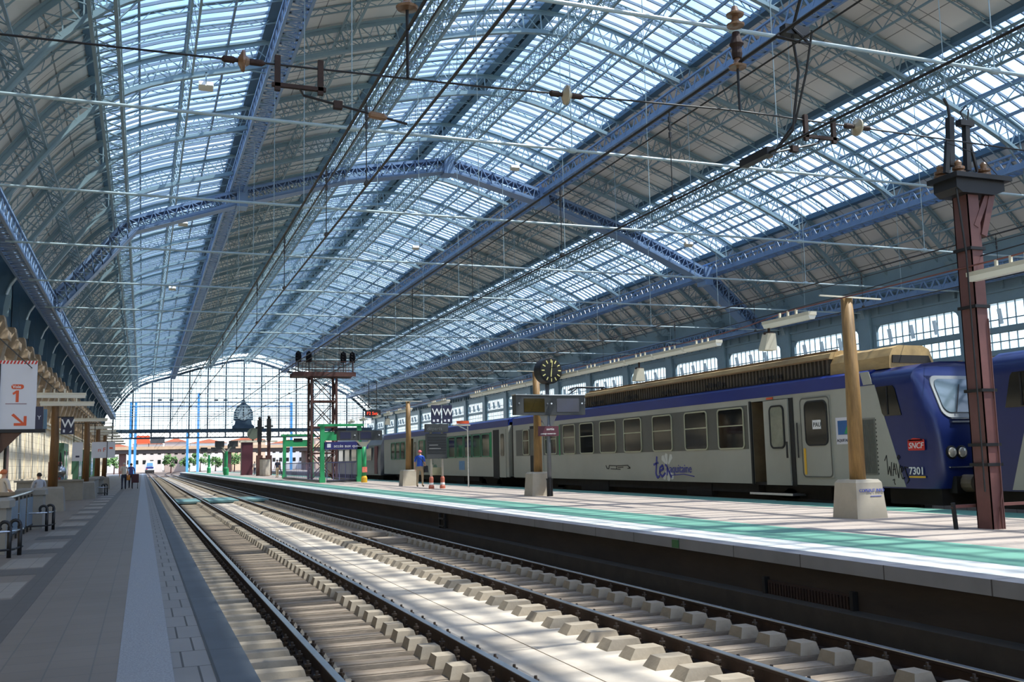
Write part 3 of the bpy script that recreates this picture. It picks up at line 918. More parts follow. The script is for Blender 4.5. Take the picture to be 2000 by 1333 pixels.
# sticker, grille, number, logos, tag
s = MB().box(-.012, 0, 20.0, 20.68, 2.08, 2.76).build('sticker', SIGNW, t)
MB().box(-.018, -.012, 20.08, 20.6, 2.32, 2.68).build('sticker_panel', mat('sticker_blue', rgb(40, 92, 150), .5, 0, .1, 4), s)
MB().prism([(20.1, 2.34), (20.36, 2.34), (20.2, 2.62)], .004, 'X', -.022).build('sticker_green', GREEN, s)
lettering('AQUITAINE', .105, NAVY, (-.016, 20.66, 2.14), FACE_NEGX, s)
gv = MB().box(-.02, 0, 19.22, 19.78, 1.3, 2.70).build('grille', mat('grille_grey', rgb(122, 122, 112), .6, 0, .1, 4), t)
m = MB()
for j in range(11): m.box(-.035, -.02, 19.25+.049*j, 19.268+.049*j, 1.34, 2.66)
m.build('grille_slat', mat('slat_grey', rgb(100, 100, 92), .6, 0, .1, 4), gv)
m = MB()
for j in range(14):
    for yy in (19.2, 19.8): m.box(-.016, 0, yy-.012, yy+.012, 1.32+.1*j, 1.36+.1*j)
m.build('rivet', RUBBER, gv)
tagm = MB()
def stroke(pts, w=.022, x=-.012):
    for a, b in zip(pts[:-1], pts[1:]): tagm.bar((x, a[0], a[1]), (x, b[0], b[1]), .012, w, up=(1, 0, 0)) if False else tagm.bar((x, a[0], a[1]), (x, b[0], b[1]), w, .012, up=(1, 0, 0))
Zt = lambda u, v: (18.98-u*.78, 1.12+v*.66)
for st in ([(0, .8), (.1, 1), (.12, .3), (.2, .6), (.24, .25), (.3, .75)], [(.32, .25), (.4, .72), (.46, .3)], [(.33, .48), (.46, .5)], [(.48, .7), (.56, .18), (.64, .65)],
           [(.68, .4), (.78, .5), (.7, .6), (.66, .35), (.72, .15), (.8, .2)], [(.95, .55), (.82, .58), (.9, .3), (.98, .12), (.88, 0)], [(.55, .9), (.6, 1.0), (.65, .92), (.6, .84), (.55, .9)],
           [(.3, .1), (.38, .14), (.36, .02), (.4, -.06)]):
    stroke([Zt(*q) for q in st])
tagm.build('graffiti_tag', BLACK, t)
tm = MB()
Zs = lambda u, v: (34.2-u*2.0, 1.42+v*.16)
for st in ([(0, .9), (.04, .2), (.12, .1), (.14, .9), (.45, .8), (.44, .1)], [(.45, .8), (.9, .9), (1, .3), (.9, .2)], [(.2, .1), (.6, .0)], [(.5, .4), (.72, .5)]):
    tagm = tm; stroke([Zs(*q) for q in st], .03)
tm.build('graffiti_tag', BLACK, t)
LOGOB = mat('logo_blue', rgb(52, 58, 150), .5, 0, 0)
tm = MB(); tagm = tm
K = lambda u, v: (30.42-u*2.7, 1.05+v*.86)
for st in ([(.09, .95), (.05, .25), (.09, .1), (.14, .16)], [(.0, .62), (.12, .7)], [(.15, .35), (.25, .45), (.23, .6), (.16, .5), (.15, .25), (.22, .14), (.3, .3)], [(.3, .62), (.35, .55), (.34, .2)], [(.35, .5), (.40, .3), (.45, .12)]):
    stroke([K(*q) for q in st], .075)
lg = tm.build('logo_stroke', LOGOB, t)
lettering('aquitaine', .40, LOGOB, (-.014, 29.33, 1.32), FACE_NEGX, lg, extrude=.003)
tm = MB(); tagm = tm
stroke([(29.3, 1.22), (28.4, 1.27), (27.75, 1.2)], .03)
tm.build('logo_underline', LOGOB, lg)
sm = MB()
for a in (62, 100, 128, 240, 275, 305):
    ca, sa = math.cos(math.radians(a)), math.sin(math.radians(a))
    p0 = Vector((29.45-.12*ca, 1.5+.12*sa)); p1 = Vector((29.45-.55*ca, 1.5+.42*sa)); nrm = Vector((-(p1-p0).y, (p1-p0).x)).normalized()
    sm.prism([tuple(p0+nrm*.03), tuple(p1+nrm*.11), tuple(p1+(p1-p0)*.2), tuple(p1-nrm*.11), tuple(p0-nrm*.03)], .004, 'X', -.008)
sm.build('logo_petal', mat('logo_pale', rgb(206, 208, 200), .5, 0, 0), t)
# roof louvres and the front cowl
lv = MB().box(.30, TW-.30, 21.15, 36.6, 3.92, 4.36).build('roof_housing', mat('louvre_dark', rgb(58, 52, 44), .8, 0, .25, 2), t)
m = MB()
for j in range(int(15.3/.17)): m.box(.26, .30, 21.2+.17*j, 21.25+.17*j, 3.95, 4.34)
m.build('louvre', mat('louvre_slat', rgb(92, 82, 68), .8, 0, .2, 2), lv)
m = MB()
for j in range(5):
    for i in range(9): m.box(.245, .262, 23.2+2.9*j+.13*i, 23.26+2.9*j+.13*i, 4.0+.015*(i % 3), 4.12+.02*((i*j) % 4))
m.build('graffiti_lettering', BLACK, lv)
MB().prism([(.22, 4.34), (.30, 4.50), (.62, 4.58), (TW-.62, 4.58), (TW-.30, 4.50), (TW-.22, 4.34)], 15.5, 'Y', 21.1).build('louvre_cap', GOLD, lv)
m = MB().box(.20, .24, 21.1, 36.6, 4.33, 4.37).box(.5, .56, 21.1, 36.6, 4.56, 4.61)
m.build('cap_rib', mat('cap_rib_brown', rgb(130, 100, 64), .7, 0, .2, 2), lv)
cw = thing_part = MB().prism([(.28, 3.9), (.30, 4.2), (.42, 4.40), (.62, 4.47), (1.35, 4.47), (1.55, 4.38), (1.66, 4.1), (1.68, 3.9)], 2.2, 'Y', 18.93)
cwl = cw.build('roof_cowl', GOLD, t)
MB().prism([(.36, 4.03), (.38, 4.22), (1.5, 4.22), (1.58, 4.03)], .05, 'Y', 18.90).build('cowl_opening', UNDER, cwl)
# pantograph, folded low on the roof behind the louvres
pg = MB()
for x in (.75, 2.05):
    pg.tube([(x, 38.2, 4.05), (x, 40.6, 4.35), (x, 38.4, 4.85)], .03, 6)
pg.tube([(.75, 38.2, 4.1), (2.05, 38.2, 4.1)], .03, 6).tube([(.75, 40.6, 4.35), (2.05, 40.6, 4.35)], .03, 6)
pg.tube([(.5, 38.4, 4.8), (.75, 38.4, 4.92), (2.05, 38.4, 4.92), (2.3, 38.4, 4.8)], .035, 6).tube([(.5, 38.7, 4.8), (.75, 38.7, 4.92), (2.05, 38.7, 4.92), (2.3, 38.7, 4.8)], .035, 6)
pg.build('pantograph', BLACK, t)
MB().lathe([(.09, 0), (.13, .05), (.09, .1), (.13, .15), (.08, .2)], (.7, 37.6, 3.95)).lathe([(.09, 0), (.13, .05), (.09, .1), (.13, .15), (.08, .2)], (2.1, 37.6, 3.95)).build('roof_insulator', PORC, t)
for y in (22.0, 40.6): bogie(t, y)

# --- the cab: lofted nose
def cab(par, yb, sgn, number=False):
    """yb = where the straight body starts; the nose runs from yb towards yb + sgn*2.35"""
    ST = [(0, 0, 0), (.9, 0, 0), (1.5, 0, 0), (1.72, .05, .04), (1.90, .15, .12), (2.0, .32, .28)]
    sec = []
    for z in (1.0, 1.3, 1.75, 2.15, 2.6, 3.0, 3.4, 3.62): sec.append((0, z))
    sec += [(.10, 3.78), (.34, 3.90), (.9, 3.97), (TW/2, 3.98)]
    sec = sec+[(TW-x, z) for x, z in reversed(sec[:-1])]
    v, f = [], []
    n = len(sec)
    for d, inx, dz in ST:
        for x, z in sec:
            xx = x+(inx if x < TW/2 else -inx)*(1 if x not in (TW/2,) else 0)
            if abs(x-TW/2) < .01: xx = x
            zz = z-(dz if z > 3.65 else 0)
            lean = 0
            if d > 1.51:
                lean = -max(0, zz-2.55)*.42*(d-1.5)/.5 + max(0, 2.5-zz)*(.10 if zz > 1.25 else .02)*(d-1.5)/.5
            v.append((xx, yb+sgn*(d+lean), zz))
    for i in range(len(ST)-1):
        for k in range(n-1): f.append((i*n+k, i*n+k+1, (i+1)*n+k+1, (i+1)*n+k))
    last = (len(ST)-1)*n
    h = n//2
    for k in range(h):          # front face in strips, left to right
        a, b = last+k, last+k+1
        c, d_ = last+n-1-k, last+n-2-k
        f.append((a, b, d_, c) if b != d_ else (a, b, c))
    m = MB().add(v, f)
    o = m.build('cab_shell', TRAINN, par)
    for p in o.data.polygons: p.use_smooth = True
    o.data.set_sharp_from_angle(angle=math.radians(38))
    yf = lambda z: yb+sgn*(2.0-max(0, z-2.55)*.42+max(0, 2.5-z)*.10)
    # windscreen with pale surround
    def quad(x0, x1, z0, z1, r, push):
        P = rrect(x0, x1, z0, z1, r)
        return [(x, yf(z)+sgn*push, z) for x, z in P]
    def slab(x0, x1, z0, z1, r, push, t_, name, mm, parent):
        a, b = quad(x0, x1, z0, z1, r, push), quad(x0, x1, z0, z1, r, push+t_)
        k = len(a)
        return MB().add(a+b, [tuple(range(k)), tuple(range(k, 2*k))]+[(i, (i+1) % k, k+(i+1) % k, k+i) for i in range(k)]).build(name, mm, parent)
    sr = slab(.42, TW-.42, 2.62, 3.62, .22, -.02, .05, 'windscreen_surround', mat('windscreen_surround_grey', rgb(150, 152, 150), .5, 0, .08, 2), par)
    slab(.50, TW-.50, 2.74, 3.54, .18, .025, .03, 'windscreen', mat('cab_windscreen', rgb(92, 108, 116), .04, 0, .25, .9, spec=.9), sr)
    wp = MB().tube([(.8, yf(2.75)+sgn*.09, 2.75), (1.2, yf(3.4)+sgn*.09, 3.4)], .014, 6)
    wp.build('wiper', BLACK, sr)
    for z in (2.52, 2.60):
        MB().box(.62, TW-.62, yf(z)-.04, yf(z)+.04, z-.02, z+.02).build('trim_bar', CHROME, par)
    for x in (.48, .78, TW-.48, TW-.78):
        hl = MB().lathe([(.155, 0), (.155, .05), (.125, .06)], (x, yf(1.82)-sgn*.02, 1.82), (0, sgn, 0), 20).build('headlight', BLACK, par)
        MB().lathe([(.12, 0), (.10, .03), (.04, .045)], (x, yf(1.82)+sgn*.035, 1.82), (0, sgn, 0), 16).build('headlight_lens', mat('headlight_glass', rgb(214, 206, 188), .12, .3, .1, 6), hl)
    MB().box(.35, TW-.35, yf(1.5)-.05, yf(1.5)+.05, 1.47, 1.5).build('bumper_line', CHROME, par)
    a, b = sorted((yb+sgn*.3, yb+sgn*1.95))
    MB().box(.25, TW-.25, a, b, .62, 1.0).build('nose_skirt', UNDER, par)
    a, b = sorted((yb+sgn*1.95, yb+sgn*2.2))
    MB().box(.45, TW-.45, a, b, .9, 1.28).build('buffer_beam', BLACK, par)
    a, b = sorted((yb+sgn*2.15, yb+sgn*2.6))
    MB().box(1.0, 1.75, a, b, .72, 1.2).lathe([(.2, 0), (.2, .35)], (.75, yb+sgn*2.15, 1.12), (0, sgn, 0), 14).build('coupler', mat('coupler_grey', rgb(120, 108, 92), .6, .4, .2, 4), par)
    # side window of the cab
    sgnw = rrect(0, 1, 0, 1, .1)
    q = [(-.02, yb+sgn*(.34+.60*u+.16*(1-v_)), 2.72+.72*v_) for u, v_ in [(0, 1), (.92, 1), (1, .9), (1.05, 0), (.1, 0), (.02, .1)]]
    k = len(q)
    w = MB().add(q+[(x+.03, y, z) for x, y, z in q], [tuple(range(k)), tuple(range(k, 2*k))]+[(i, (i+1) % k, k+(i+1) % k, k+i) for i in range(k)]).build('cab_window', DARKGLASS, par)
    ym = yb+sgn*.70
    MB().box(-.035, -.015, ym-.02, ym+.02, 2.75, 3.42).build('window_bar', BLACK, w)
    # grey livery wedge below the diagonal
    ol = [(yb, 3.50), (yb+sgn*.28, 3.50), (yb+sgn*1.12, 1.03), (yb, 1.03)]
    MB().prism(ol, .012, 'X', -.012).build('grey_wedge', TRAING, par)
    ol = [(yb-sgn*.10, 3.52), (yb+sgn*.22, 3.52), (yb+sgn*.12, 3.84), (yb-sgn*.2, 3.84)]
    MB().prism(ol, .012, 'X', -.022).build('pale_stripe', TRAING, par)
cab(t, 19.45, -1)
# operator logo and number on the cab side
s = MB().prism(rrect(17.66, 18.18, 1.88, 2.13, .03), .01, 'X', -.015).build('operator_logo', RED, t)
MB().prism([(17.66, 2.10), (18.18, 2.10), (18.0, 2.17), (17.8, 2.15)], .01, 'X', -.015).build('logo_flag', RED, s)
lettering('SNCF', .19, WHITE, (-.018, 18.16, 1.93), FACE_NEGX, s, shear=.25)
n = lettering('7301', .24, WHITE, (-.014, 18.20, 1.33), FACE_NEGX, t, bold=.004)
MB().box(-.012, 0, 17.70, 18.21, 1.25, 1.29).build('number_underline', YELLOW, t)

# --- second unit, coupled nose to nose, running out of the frame
t2 = thing('railcar', 'blue train cab at the right edge of the frame, coupled nose to nose', 'train car', (TX, 0, 0))
cab(t2, 14.2, 1)
car_body(t2, -12, 14.2, [])
for y0, y1 in ((8.8, 10.1), (6.6, 7.9)): train_window(t2, y0, y1, 2.08, 3.24, FRAMEC)
bogie(t2, 10.2)
# --- trailing car
t3 = thing('railcar', 'trailing grey train car with green window frames behind the departure board', 'train car', (TX, 0, 0))
car_body(t3, 44.95, 71.4, [(63.0, 64.0)])
MB().box(.2, TW-.2, 44.3, 44.95, 1.1, 3.6).build('gangway', RUBBER, t3)
MB().box(-.008, 0, 47.4, 57.2, 2.03, 3.28).build('window_band', TRAIND, t3)
GF = mat('green_window_frame', rgb(70, 140, 104), .45, 0, .1, 3)
for i, y0 in enumerate((47.7, 49.2, 50.7, 52.2, 53.7, 55.2)):
    train_window(t3, y0, y0+1.2, 2.08, 3.2, GF, False)
for y0 in (47.42, 57.0): MB().box(-.014, 0, y0, y0+.22, 2.0, 3.3).build('green_strip', GREEN, t3)
for y0 in (59.0, 60.4, 65.2, 66.6, 68.0): train_window(t3, y0, y0+1.1, 2.08, 3.2, GF, False)
for y0 in (45.3, 62.0, 64.05):
    d = MB().box(-.03, 0, y0, y0+.9, 1.0, 3.36).build('door', TRAING, t3)
    MB().prism(rrect(y0+.22, y0+.68, 2.05, 3.15, .1), .03, 'X', -.05).build('door_window', DARKGLASS, d)
MB().box(-.012, .05, 46.3, 47.2, .95, 3.38).build('door_opening', RUBBER, t3)
for y in (48.5, 67.8): bogie(t3, y)
tm = MB(); tagm = tm
K = lambda u, v: (58.6-u*1.6, 1.1+v*.9)
for st in ([(.1, .95), (.05, .25), (.15, .1)], [(0, .62), (.2, .7)], [(.3, .35), (.5, .45), (.45, .6), (.3, .5), (.3, .2), (.5, .15)], [(.6, .6), (.65, .15)], [(.65, .5), (.9, .1)]): stroke([K(*q) for q in st], .08)
tm.build('logo_stroke', mat('logo_green', rgb(60, 120, 100), .5, 0, 0), t3)
MB().box(-.01, 0, 52.0, 53.0, 1.35, 1.85).build('blue_sticker', mat('sticker_sky', rgb(84, 132, 176), .5, 0, .1, 4), t3)
# --- far dark train
t4 = thing('railcar', 'dark grey train car with red door, farthest of the parked train cars', 'train car', (TX, 0, 0))
DT = mat('dark_train_paint', rgb(92, 94, 100), .35, .2, .1, 1)
sec = [(0, .9), (-.02, 2.0), (.06, 3.2), (.3, 3.75), (.8, 4.0), (2.0, 4.0), (2.5, 3.75), (2.74, 3.2), (2.82, 2.0), (2.8, .9)]
MB().prism(sec, 24, 'Y', 72.6).build('body', DT, t4)
MB().box(-.03, .03, 73.6, 74.6, 1.0, 3.1).build('door', mat('wine_door', rgb(110, 44, 52), .5, 0, .1, 2), t4)
for j in range(7): train_window(t4, 75.6+2.9*j, 77.8+2.9*j, 2.05, 3.0, DT, False)
MB().box(.3, TW-.3, 73, 96, .4, .9).build('underframe', UNDER, t4)
for y in (76, 92.5): bogie(t4, y)
# rails under the trains
for x in (TX+TW/2-.752, TX+TW/2+.752):
    r = thing('rail', 'steel rail under the parked train, '+('platform side' if x < 18 else 'window side'), 'rail', (x, 0, 0), 0, 'running rails')
    MB().prism(FOOT, 241, 'Y', -8).build('rail_web', RUST, r); MB().prism(HEAD, 241, 'Y', -8).build('rail_head', RAILTOP, r)
# ---------------------------------------------------------------- overhead line
def wire(name, label, pts, r=.012, m=None, parent=None):
    o = MB().tube(pts, r, 6).build(name, m or BLACK, parent)
    return tag(o, label, 'wire', 'overhead wires') if parent is None else o
YS = 8.7        # cross span of the overhead line
def catenary(xm, zm, zc, where, drops, zsag=.0):
    w = wire('messenger_wire', 'black upper messenger wire of the overhead line '+where, [(xm, y, zm-.10*math.sin(PI*(y % 45)/45)) for y in range(-6, 233, 3)], .020)
    wire('contact_wire', 'black lower contact wire of the overhead line '+where, [(xm, y, zc) for y in range(-6, 233, 12)], .014)
    wire('feeder_wire', 'second black wire hung close under the messenger wire '+where, [(xm+.06, y, zm-.16-.10*math.sin(PI*(y % 45)/45)) for y in range(-6, 233, 3)], .010)
    for y in drops:
        z1 = zm-.10*math.sin(PI*(y % 45)/45)
        m = MB().tube([(xm, y, zc+.02), (xm, y, z1)], .007, 5)
        m.lathe([(.03, -.03), (.03, .03)], (xm, y, zc+.03), (0, 1, 0), 8)
        for j in range(3): m.box(xm-.014, xm+.014, y-.014, y+.014, z1-.35+.1*j, z1-.28+.1*j)
        m.build('dropper', BLACK, w)
catenary(2.3, 6.07, 4.98, 'over the track by the left platform', [10.6, 13.2, 17.5, 22, 27, 32, 38, 45, 54, 63, 75, 90])
catenary(6.02, 6.2, 4.98, 'over the track by the green platform', [10.2, 13.6, 18, 22.6, 27, 32, 37, 44, 53, 62, 74, 90])
catenary(18.15, 6.85, 5.75, 'over the parked train', [12, 16.5, 21, 26, 31, 37, 44, 52, 61])
wire('span_wire', 'black cross span wire strung over both near tracks', [(-7.2, YS, 5.62), (-1.2, YS, 5.47), (.7, YS, 5.49), (3, YS, 5.52), (6, YS, 5.60), (9.1, YS, 5.56), (13.2, YS, 5.50), (17.5, YS, 5.55)], .010)
def disc_insulator(x, z, y, label, m, axis=(1, 0, 0), big=.10):
    t = thing('disc_insulator', label, 'insulator', (x, y, z), 0, 'overhead line insulators')
    MB().lathe([(.015, -.19), (.032, -.17), (.032, -.09), (.02, -.07), (.02, -.03)], (0, 0, 0), axis, 10).lathe([(.02, .03), (.03, .06), (.03, .16), (.012, .19)], (0, 0, 0), axis, 10).build('end_clamp', RUST, t)
    MB().lathe([(.03, -.05), (.055, -.035), (big, -.012), (big, .008), (.05, .02), (.03, .05)], (0, 0, 0), axis, 24).build('disc', m, t)
disc_insulator(.77, 5.49, YS, 'dark disc insulator on the cross span wire left of the first overhead line', PORC)
disc_insulator(3.95, 5.54, YS, 'pale glass disc insulator on the cross span wire between the two overhead lines', GLASSINS)
disc_insulator(7.6, 5.58, YS, 'pale glass disc insulator on the cross span wire right of the second overhead line', GLASSINS)
# hanging insulator stacks
t = thing('hanging_insulator', 'brown bell insulator on a rod hanging over the track by the left platform', 'insulator', (2.29, YS, 0), 0, 'overhead line insulators')
MB().tube([(0, 0, 5.52), (0, 0, 6.2)], .016, 6).tube([(0, 0, 6.2), (0, 0, 8.2)], .010, 6).build('rod', BLACK, t)
MB().lathe([(.03, 0), (.10, .01), (.11, .03), (.05, .07), (.03, .12)], (0, 0, 6.2), (0, 0, 1), 16).build('bell', PORC, t)
t = thing('hanging_insulator', 'tall stack of brown bell insulators hanging over the track by the green platform', 'insulator', (6.02, YS, 0), 0, 'overhead line insulators')
MB().tube([(0, 0, 5.6), (0, 0, 6.12)], .014, 6).tube([(0, 0, 6.9), (0, 0, 8.4)], .012, 6).build('rod', BLACK, t)
for z in (6.08, 6.56, 6.68):
    MB().lathe([(.03, 0), (.095, .01), (.10, .03), (.05, .06), (.03, .12)], (0, 0, z), (0, 0, 1), 16).build('bell', PORC, t)
MB().lathe([(.05, 0), (.06, .05), (.05, .12), (.08, .16), (.05, .24), (.04, .3)], (0, 0, 6.2), (0, 0, 1), 12).build('clamp', RUST, t)
# U shaped registration brackets with steady arms
def ubracket(x0, x1, zt, zb, xw, label):
    t = thing('registration_bracket', label, 'bracket', (0, YS, 0), 0, 'registration brackets')
    MB().box(x0-.025, x0+.025, -.02, .02, zb-.05, zt+.08).box(x1-.025, x1+.025, -.02, .02, zb-.05, zt+.08).box(x0-.05, x1+.05, -.02, .02, zb-.015, zb+.02).build('frame', RUST, t)
    s = 1 if xw > x1 else -1
    xs = (x0+x1)/2
    MB().tube([(xs, 0, zb), (xs+s*.04, 0, zb-.07), (xw, 0, 5.06)], .012, 6).build('steady_arm', BLACK, t)
    xa = xs+(xw-xs)*.72; za = zb-.07+(5.06-zb+.07)*.72
    MB().lathe([(.018, -.09), (.035, -.07), (.035, .06), (.018, .09)], (xa, 0, za), (1, 0, -.1), 10).build('arm_insulator', PORC, t)
    xa = xs+(xw-xs)*.35; za = zb-.07+(5.06-zb+.07)*.35
    MB().box(xa-.04, xa+.04, -.03, .03, za-.035, za+.035).build('arm_clamp', RUST, t)
ubracket(1.07, 1.46, 5.50, 5.30, 2.28, 'rusty U shaped bracket on the span wire, left of the first overhead line')
ubracket(6.88, 7.26, 5.57, 5.40, 6.03, 'rusty U shaped bracket on the span wire, right of the second overhead line')
# jumper cables looping between messenger and contact wire
t = thing('jumper_cable', 'black looping jumper cable with clamp joining the wires over the track by the green platform', 'cable', (6.02, 8.2, 0))
MB().tube([(0, -.9, 6.9), (.08, -.6, 6.55), (.14, -.3, 6.22), (.3, -.35, 6.05), (.1, -.45, 6.0), (-.05, -.3, 6.1), (.12, -.2, 6.22)], .018, 6).tube([(.16, -.25, 6.2), (.26, -.2, 5.8), (.22, -.1, 5.2), (.1, .1, 5.0)], .014, 6) \
    .tube([(.34, -.35, 6.2), (.32, -.25, 5.8), (.26, -.1, 5.3), (.1, .1, 5.0)], .012, 6).build('cable', BLACK, t)
MB().box(.05, .35, -.3, -.2, 6.16, 6.26).build('clamp', BLACK, t)
MB().box(-.04, .06, 0, .5, 4.96, 5.04).build('clamp', BLACK, t)

# ---------------------------------------------------------------- brown steel mast on the platform
t = thing('steel_mast', 'tall brown steel mast with insulators on its top plate, in front of the train cab', 'mast', (12.83, 12.22, PR))
H = 5.85
MB().box(-.12, .12, -.16, -.14, 0, H).box(-.12, .12, .14, .16, 0, H).box(-.012, .012, -.14, .14, 0, H).box(-.12, -.105, -.16, .16, 0, H).build('column', BROWN, t)
for z in (1.0, 1.32, 2.2, 3.58, 4.55): MB().box(-.16, .16, -.19, .19, z, z+.05).build('collar', BLACK, t)
MB().tube([(.10, -.18, 0), (.10, -.18, 3.4)], .012, 6).tube([(.05, -.19, 0), (.05, -.19, .45), (.09, -.19, .6)], .012, 6).tube([(-.05, -.19, 0), (0, -.19, .35), (.05, -.19, 0)], .008, 6).build('conduit', BROWN, t)
MB().prism([(-.42, H-.28), (-.42, H-.12), (.62, H-.12), (.62, H-.28), (.4, H-.36), (-.3, H-.36)], .5, 'Y', -.25).box(-.48, .72, -.33, .33, H-.12, H-.04).build('top_plate', BLACK, t)
m = MB()
for yy in (-.14, .14):
    m.bar((.42, yy, H-.3), (.16, yy, H-1.05), .09, .12)
    m.bar((.34, yy, H-.3), (.02, yy, H-.9), .06, .1)
m.build('strut', BROWN, t)
MB().tube([(-.28, -.2, H-1.4), (-.38, -.2, H-.3)], .018, 6).tube([(-.28, -.2, 0.6), (-.28, -.2, H-1.4)], .014, 6).build('operating_rod', BLACK, t)
for x, y, h in ((-.22, -.12, 1), (.30, -.15, 1.1), (.06, .18, .9), (-.3, .2, .9)):
    MB().lathe([(.07, 0), (.11, .02), (.11, .06), (.06, .08), (.10, .10), (.10, .14), (.05, .16), (.06, .22), (.03, .26)], (x, y, H-.04), (0, 0, 1), 14).build('insulator', PORC, t)
MB().bar((-.26, 0, H+.15), (-.20, 0, H+1.0), .10, .10).tube([(-.20, 0, H+1.0), (-.22, 0, H+1.2), (-.32, -.02, H+1.32)], .025, 6).bar((-.42, -.05, H), (-.34, -.05, H+.55), .08, .06).build('switch_arm', BLACK, t)
MB().bar((.10, 0, H+.1), (.14, 0, H+.9), .09, .09).bar((.14, 0, H+.85), (.32, 0, H+.1), .04, .04).box(-.02, .28, -.06, .06, H+.88, H+.98).tube([(.12, 0, H+.98), (.10, .05, H+1.15), (.18, 0, H+1.25)], .016, 6).tube([(.2, 0, H+.98), (.25, .02, H+1.2)], .014, 6).build('switch_arm', BLACK, t)
MB().tube([(.0, -.3, H+.3), (-.7, -.4, H+.38)], .008, 5).tube([(.1, -.3, H+.25), (1.4, .5, H+.2)], .008, 5).build('lead', BLACK, t)
t = thing('low_barrier', 'low dark steel barrier rail on a leaning post beside the brown mast', 'barrier', (12.33, 12.45, PR))
MB().bar((0, 0, 0), (-.03, 0, .42), .05, .05).build('post', BLACK, t)
MB().bar((2.4, .1, 0), (2.4, .1, .42), .05, .05).build('post', BLACK, t)
MB().bar((-.05, 0, .36), (2.6, .1, .36), .04, .05).build('top_rail', BROWN, t)

# ---------------------------------------------------------------- wooden lamp poles with concrete plinths
def wood_pole(x, y, top, label, plinth=(.72, .72, .74), z=PR, arm=True, stencil=None, wood=WOOD, conc=CONCG):
    t = thing('wooden_pole', label, 'pole', (x, y, z), 0, 'wooden lamp poles')
    w, d, h = plinth
    p = MB().taper(-w/2, w/2, -d/2, d/2, 0, -w/2*.86, w/2*.86, -d/2*.86, d/2*.86, h-.06).taper(-w/2*.86, w/2*.86, -d/2*.86, d/2*.86, h-.06, -w/2*.74, w/2*.74, -d/2*.74, d/2*.74, h).build('plinth', conc, t)
    MB().tube([(0, 0, h-.02), (.02, 0, h+(top-h)*.5), (0, 0, top-z)], [.155, .135, .115], 14).build('post', wood, t, True)
    if arm: MB().bar((-.75, -.12, top-z), (.75, -.12, top-z-.02), .035, .03).build('crossarm', CREAM, t)
    if stencil:
        lettering('COPEBUT INFO', .085, mat('stencil_blue', rgb(70, 90, 180), .7, 0, 0), (-.26, -d/2*.90-.012, h*.68), FACE_NEGY, p, 'stencil')
        MB().box(0, .26, -d/2*.92-.006, -d/2*.90, h*.56, h*.575).build('stencil_line', MATS['stencil_blue'], p)
    return t
wood_pole(13.14, 15.68, 4.95, 'tallest looking wooden lamp pole in a stencilled concrete plinth, before the train service door', stencil=True)
wood_pole(12.95, 31.85, 4.95, 'wooden lamp pole in a concrete plinth next to the platform clock', (.78, .78, .82))
wood_pole(13.25, 50.9, 5.1, 'wooden lamp pole in a concrete plinth beside the man in the blue shirt', (.85, .85, .85))
def tube_light(x, y, z, label, along='Y', n=1.62, grp='platform tube lights', tilt=0):
    t = thing('tube_light', label, 'light', (x, y, z), 0 if along == 'Y' else PI/2, grp)
    MB().box(-.10, .10, -n/2, n/2, .03, .10).box(-.02, .02, -.3, -.26, .10, .22).box(-.02, .02, .26, .3, .10, .22).box(-.02, .02, -.02, .02, .10, .23).build('housing', CREAM, t)
    MB().prism([(-.10, .03), (.10, .03), (.06, -.05), (-.06, -.05)], n-.04, 'Y', -n/2+.02).build('diffuser', LAMPW, t)
    return t
tube_light(12.7, 11.3, 4.66, 'cream tube light crossing in front of the brown mast')
tube_light(12.7, 17.0, 4.64, 'cream tube light left of the tallest wooden pole')
n = 0
for y in (21.9, 23.6, 25.3, 27.0, 28.7, 30.4, 33.5, 35.2, 36.9, 38.6, 40.3, 45.5, 47.2, 52.5, 54.2, 57, 60, 64, 68):
    n += 1
    tube_light(13.62, y, 4.68, '%s tube light of the long cream row over the green platform, from the camera' % ordinal(n))
wire('lighting_cable', 'reddish lighting cable strung along the pole tops over the green platform', [(12.7, 8, 4.95), (12.7, 11.3, 4.88), (12.7, 17.0, 4.86), (13.3, 19.4, 4.88), (13.62, 21.5, 4.90), (13.62, 69, 4.90)], .014, mat('reddish_cable', rgb(110, 62, 54), .6, 0, .1, 4))
wire('lighting_cable', 'dark cable strung beside the reddish lighting cable', [(12.9, 8, 5.15), (12.9, 12.1, 5.05), (13.1, 15.7, 5.0), (12.9, 24, 4.85), (13.05, 31.8, 4.98), (13.0, 41, 4.8), (13.3, 50.9, 5.1)], .010)
def speaker(x, y, z, label, rz=0):
    t = thing('horn_loudspeaker', label, 'loudspeaker', (x, y, z), rz, 'platform loudspeakers')
    MB().taper(-.10, .10, -.10, .10, 0, -.16, .16, -.05, .20, -.36).build('horn', CREAM, t)
    MB().box(-.02, .02, -.02, .02, 0, .2).box(-.12, .12, -.03, .03, -.02, .03).build('hanger', RUST, t)
speaker(12.7, 17.7, 4.47, 'cream loudspeaker hanging under the tube light near the tallest wooden pole')
speaker(13.62, 25.4, 4.45, 'cream loudspeaker hanging under the long row of lights near the train')
speaker(13.62, 57.1, 4.45, 'cream loudspeaker beside the red lettered display')

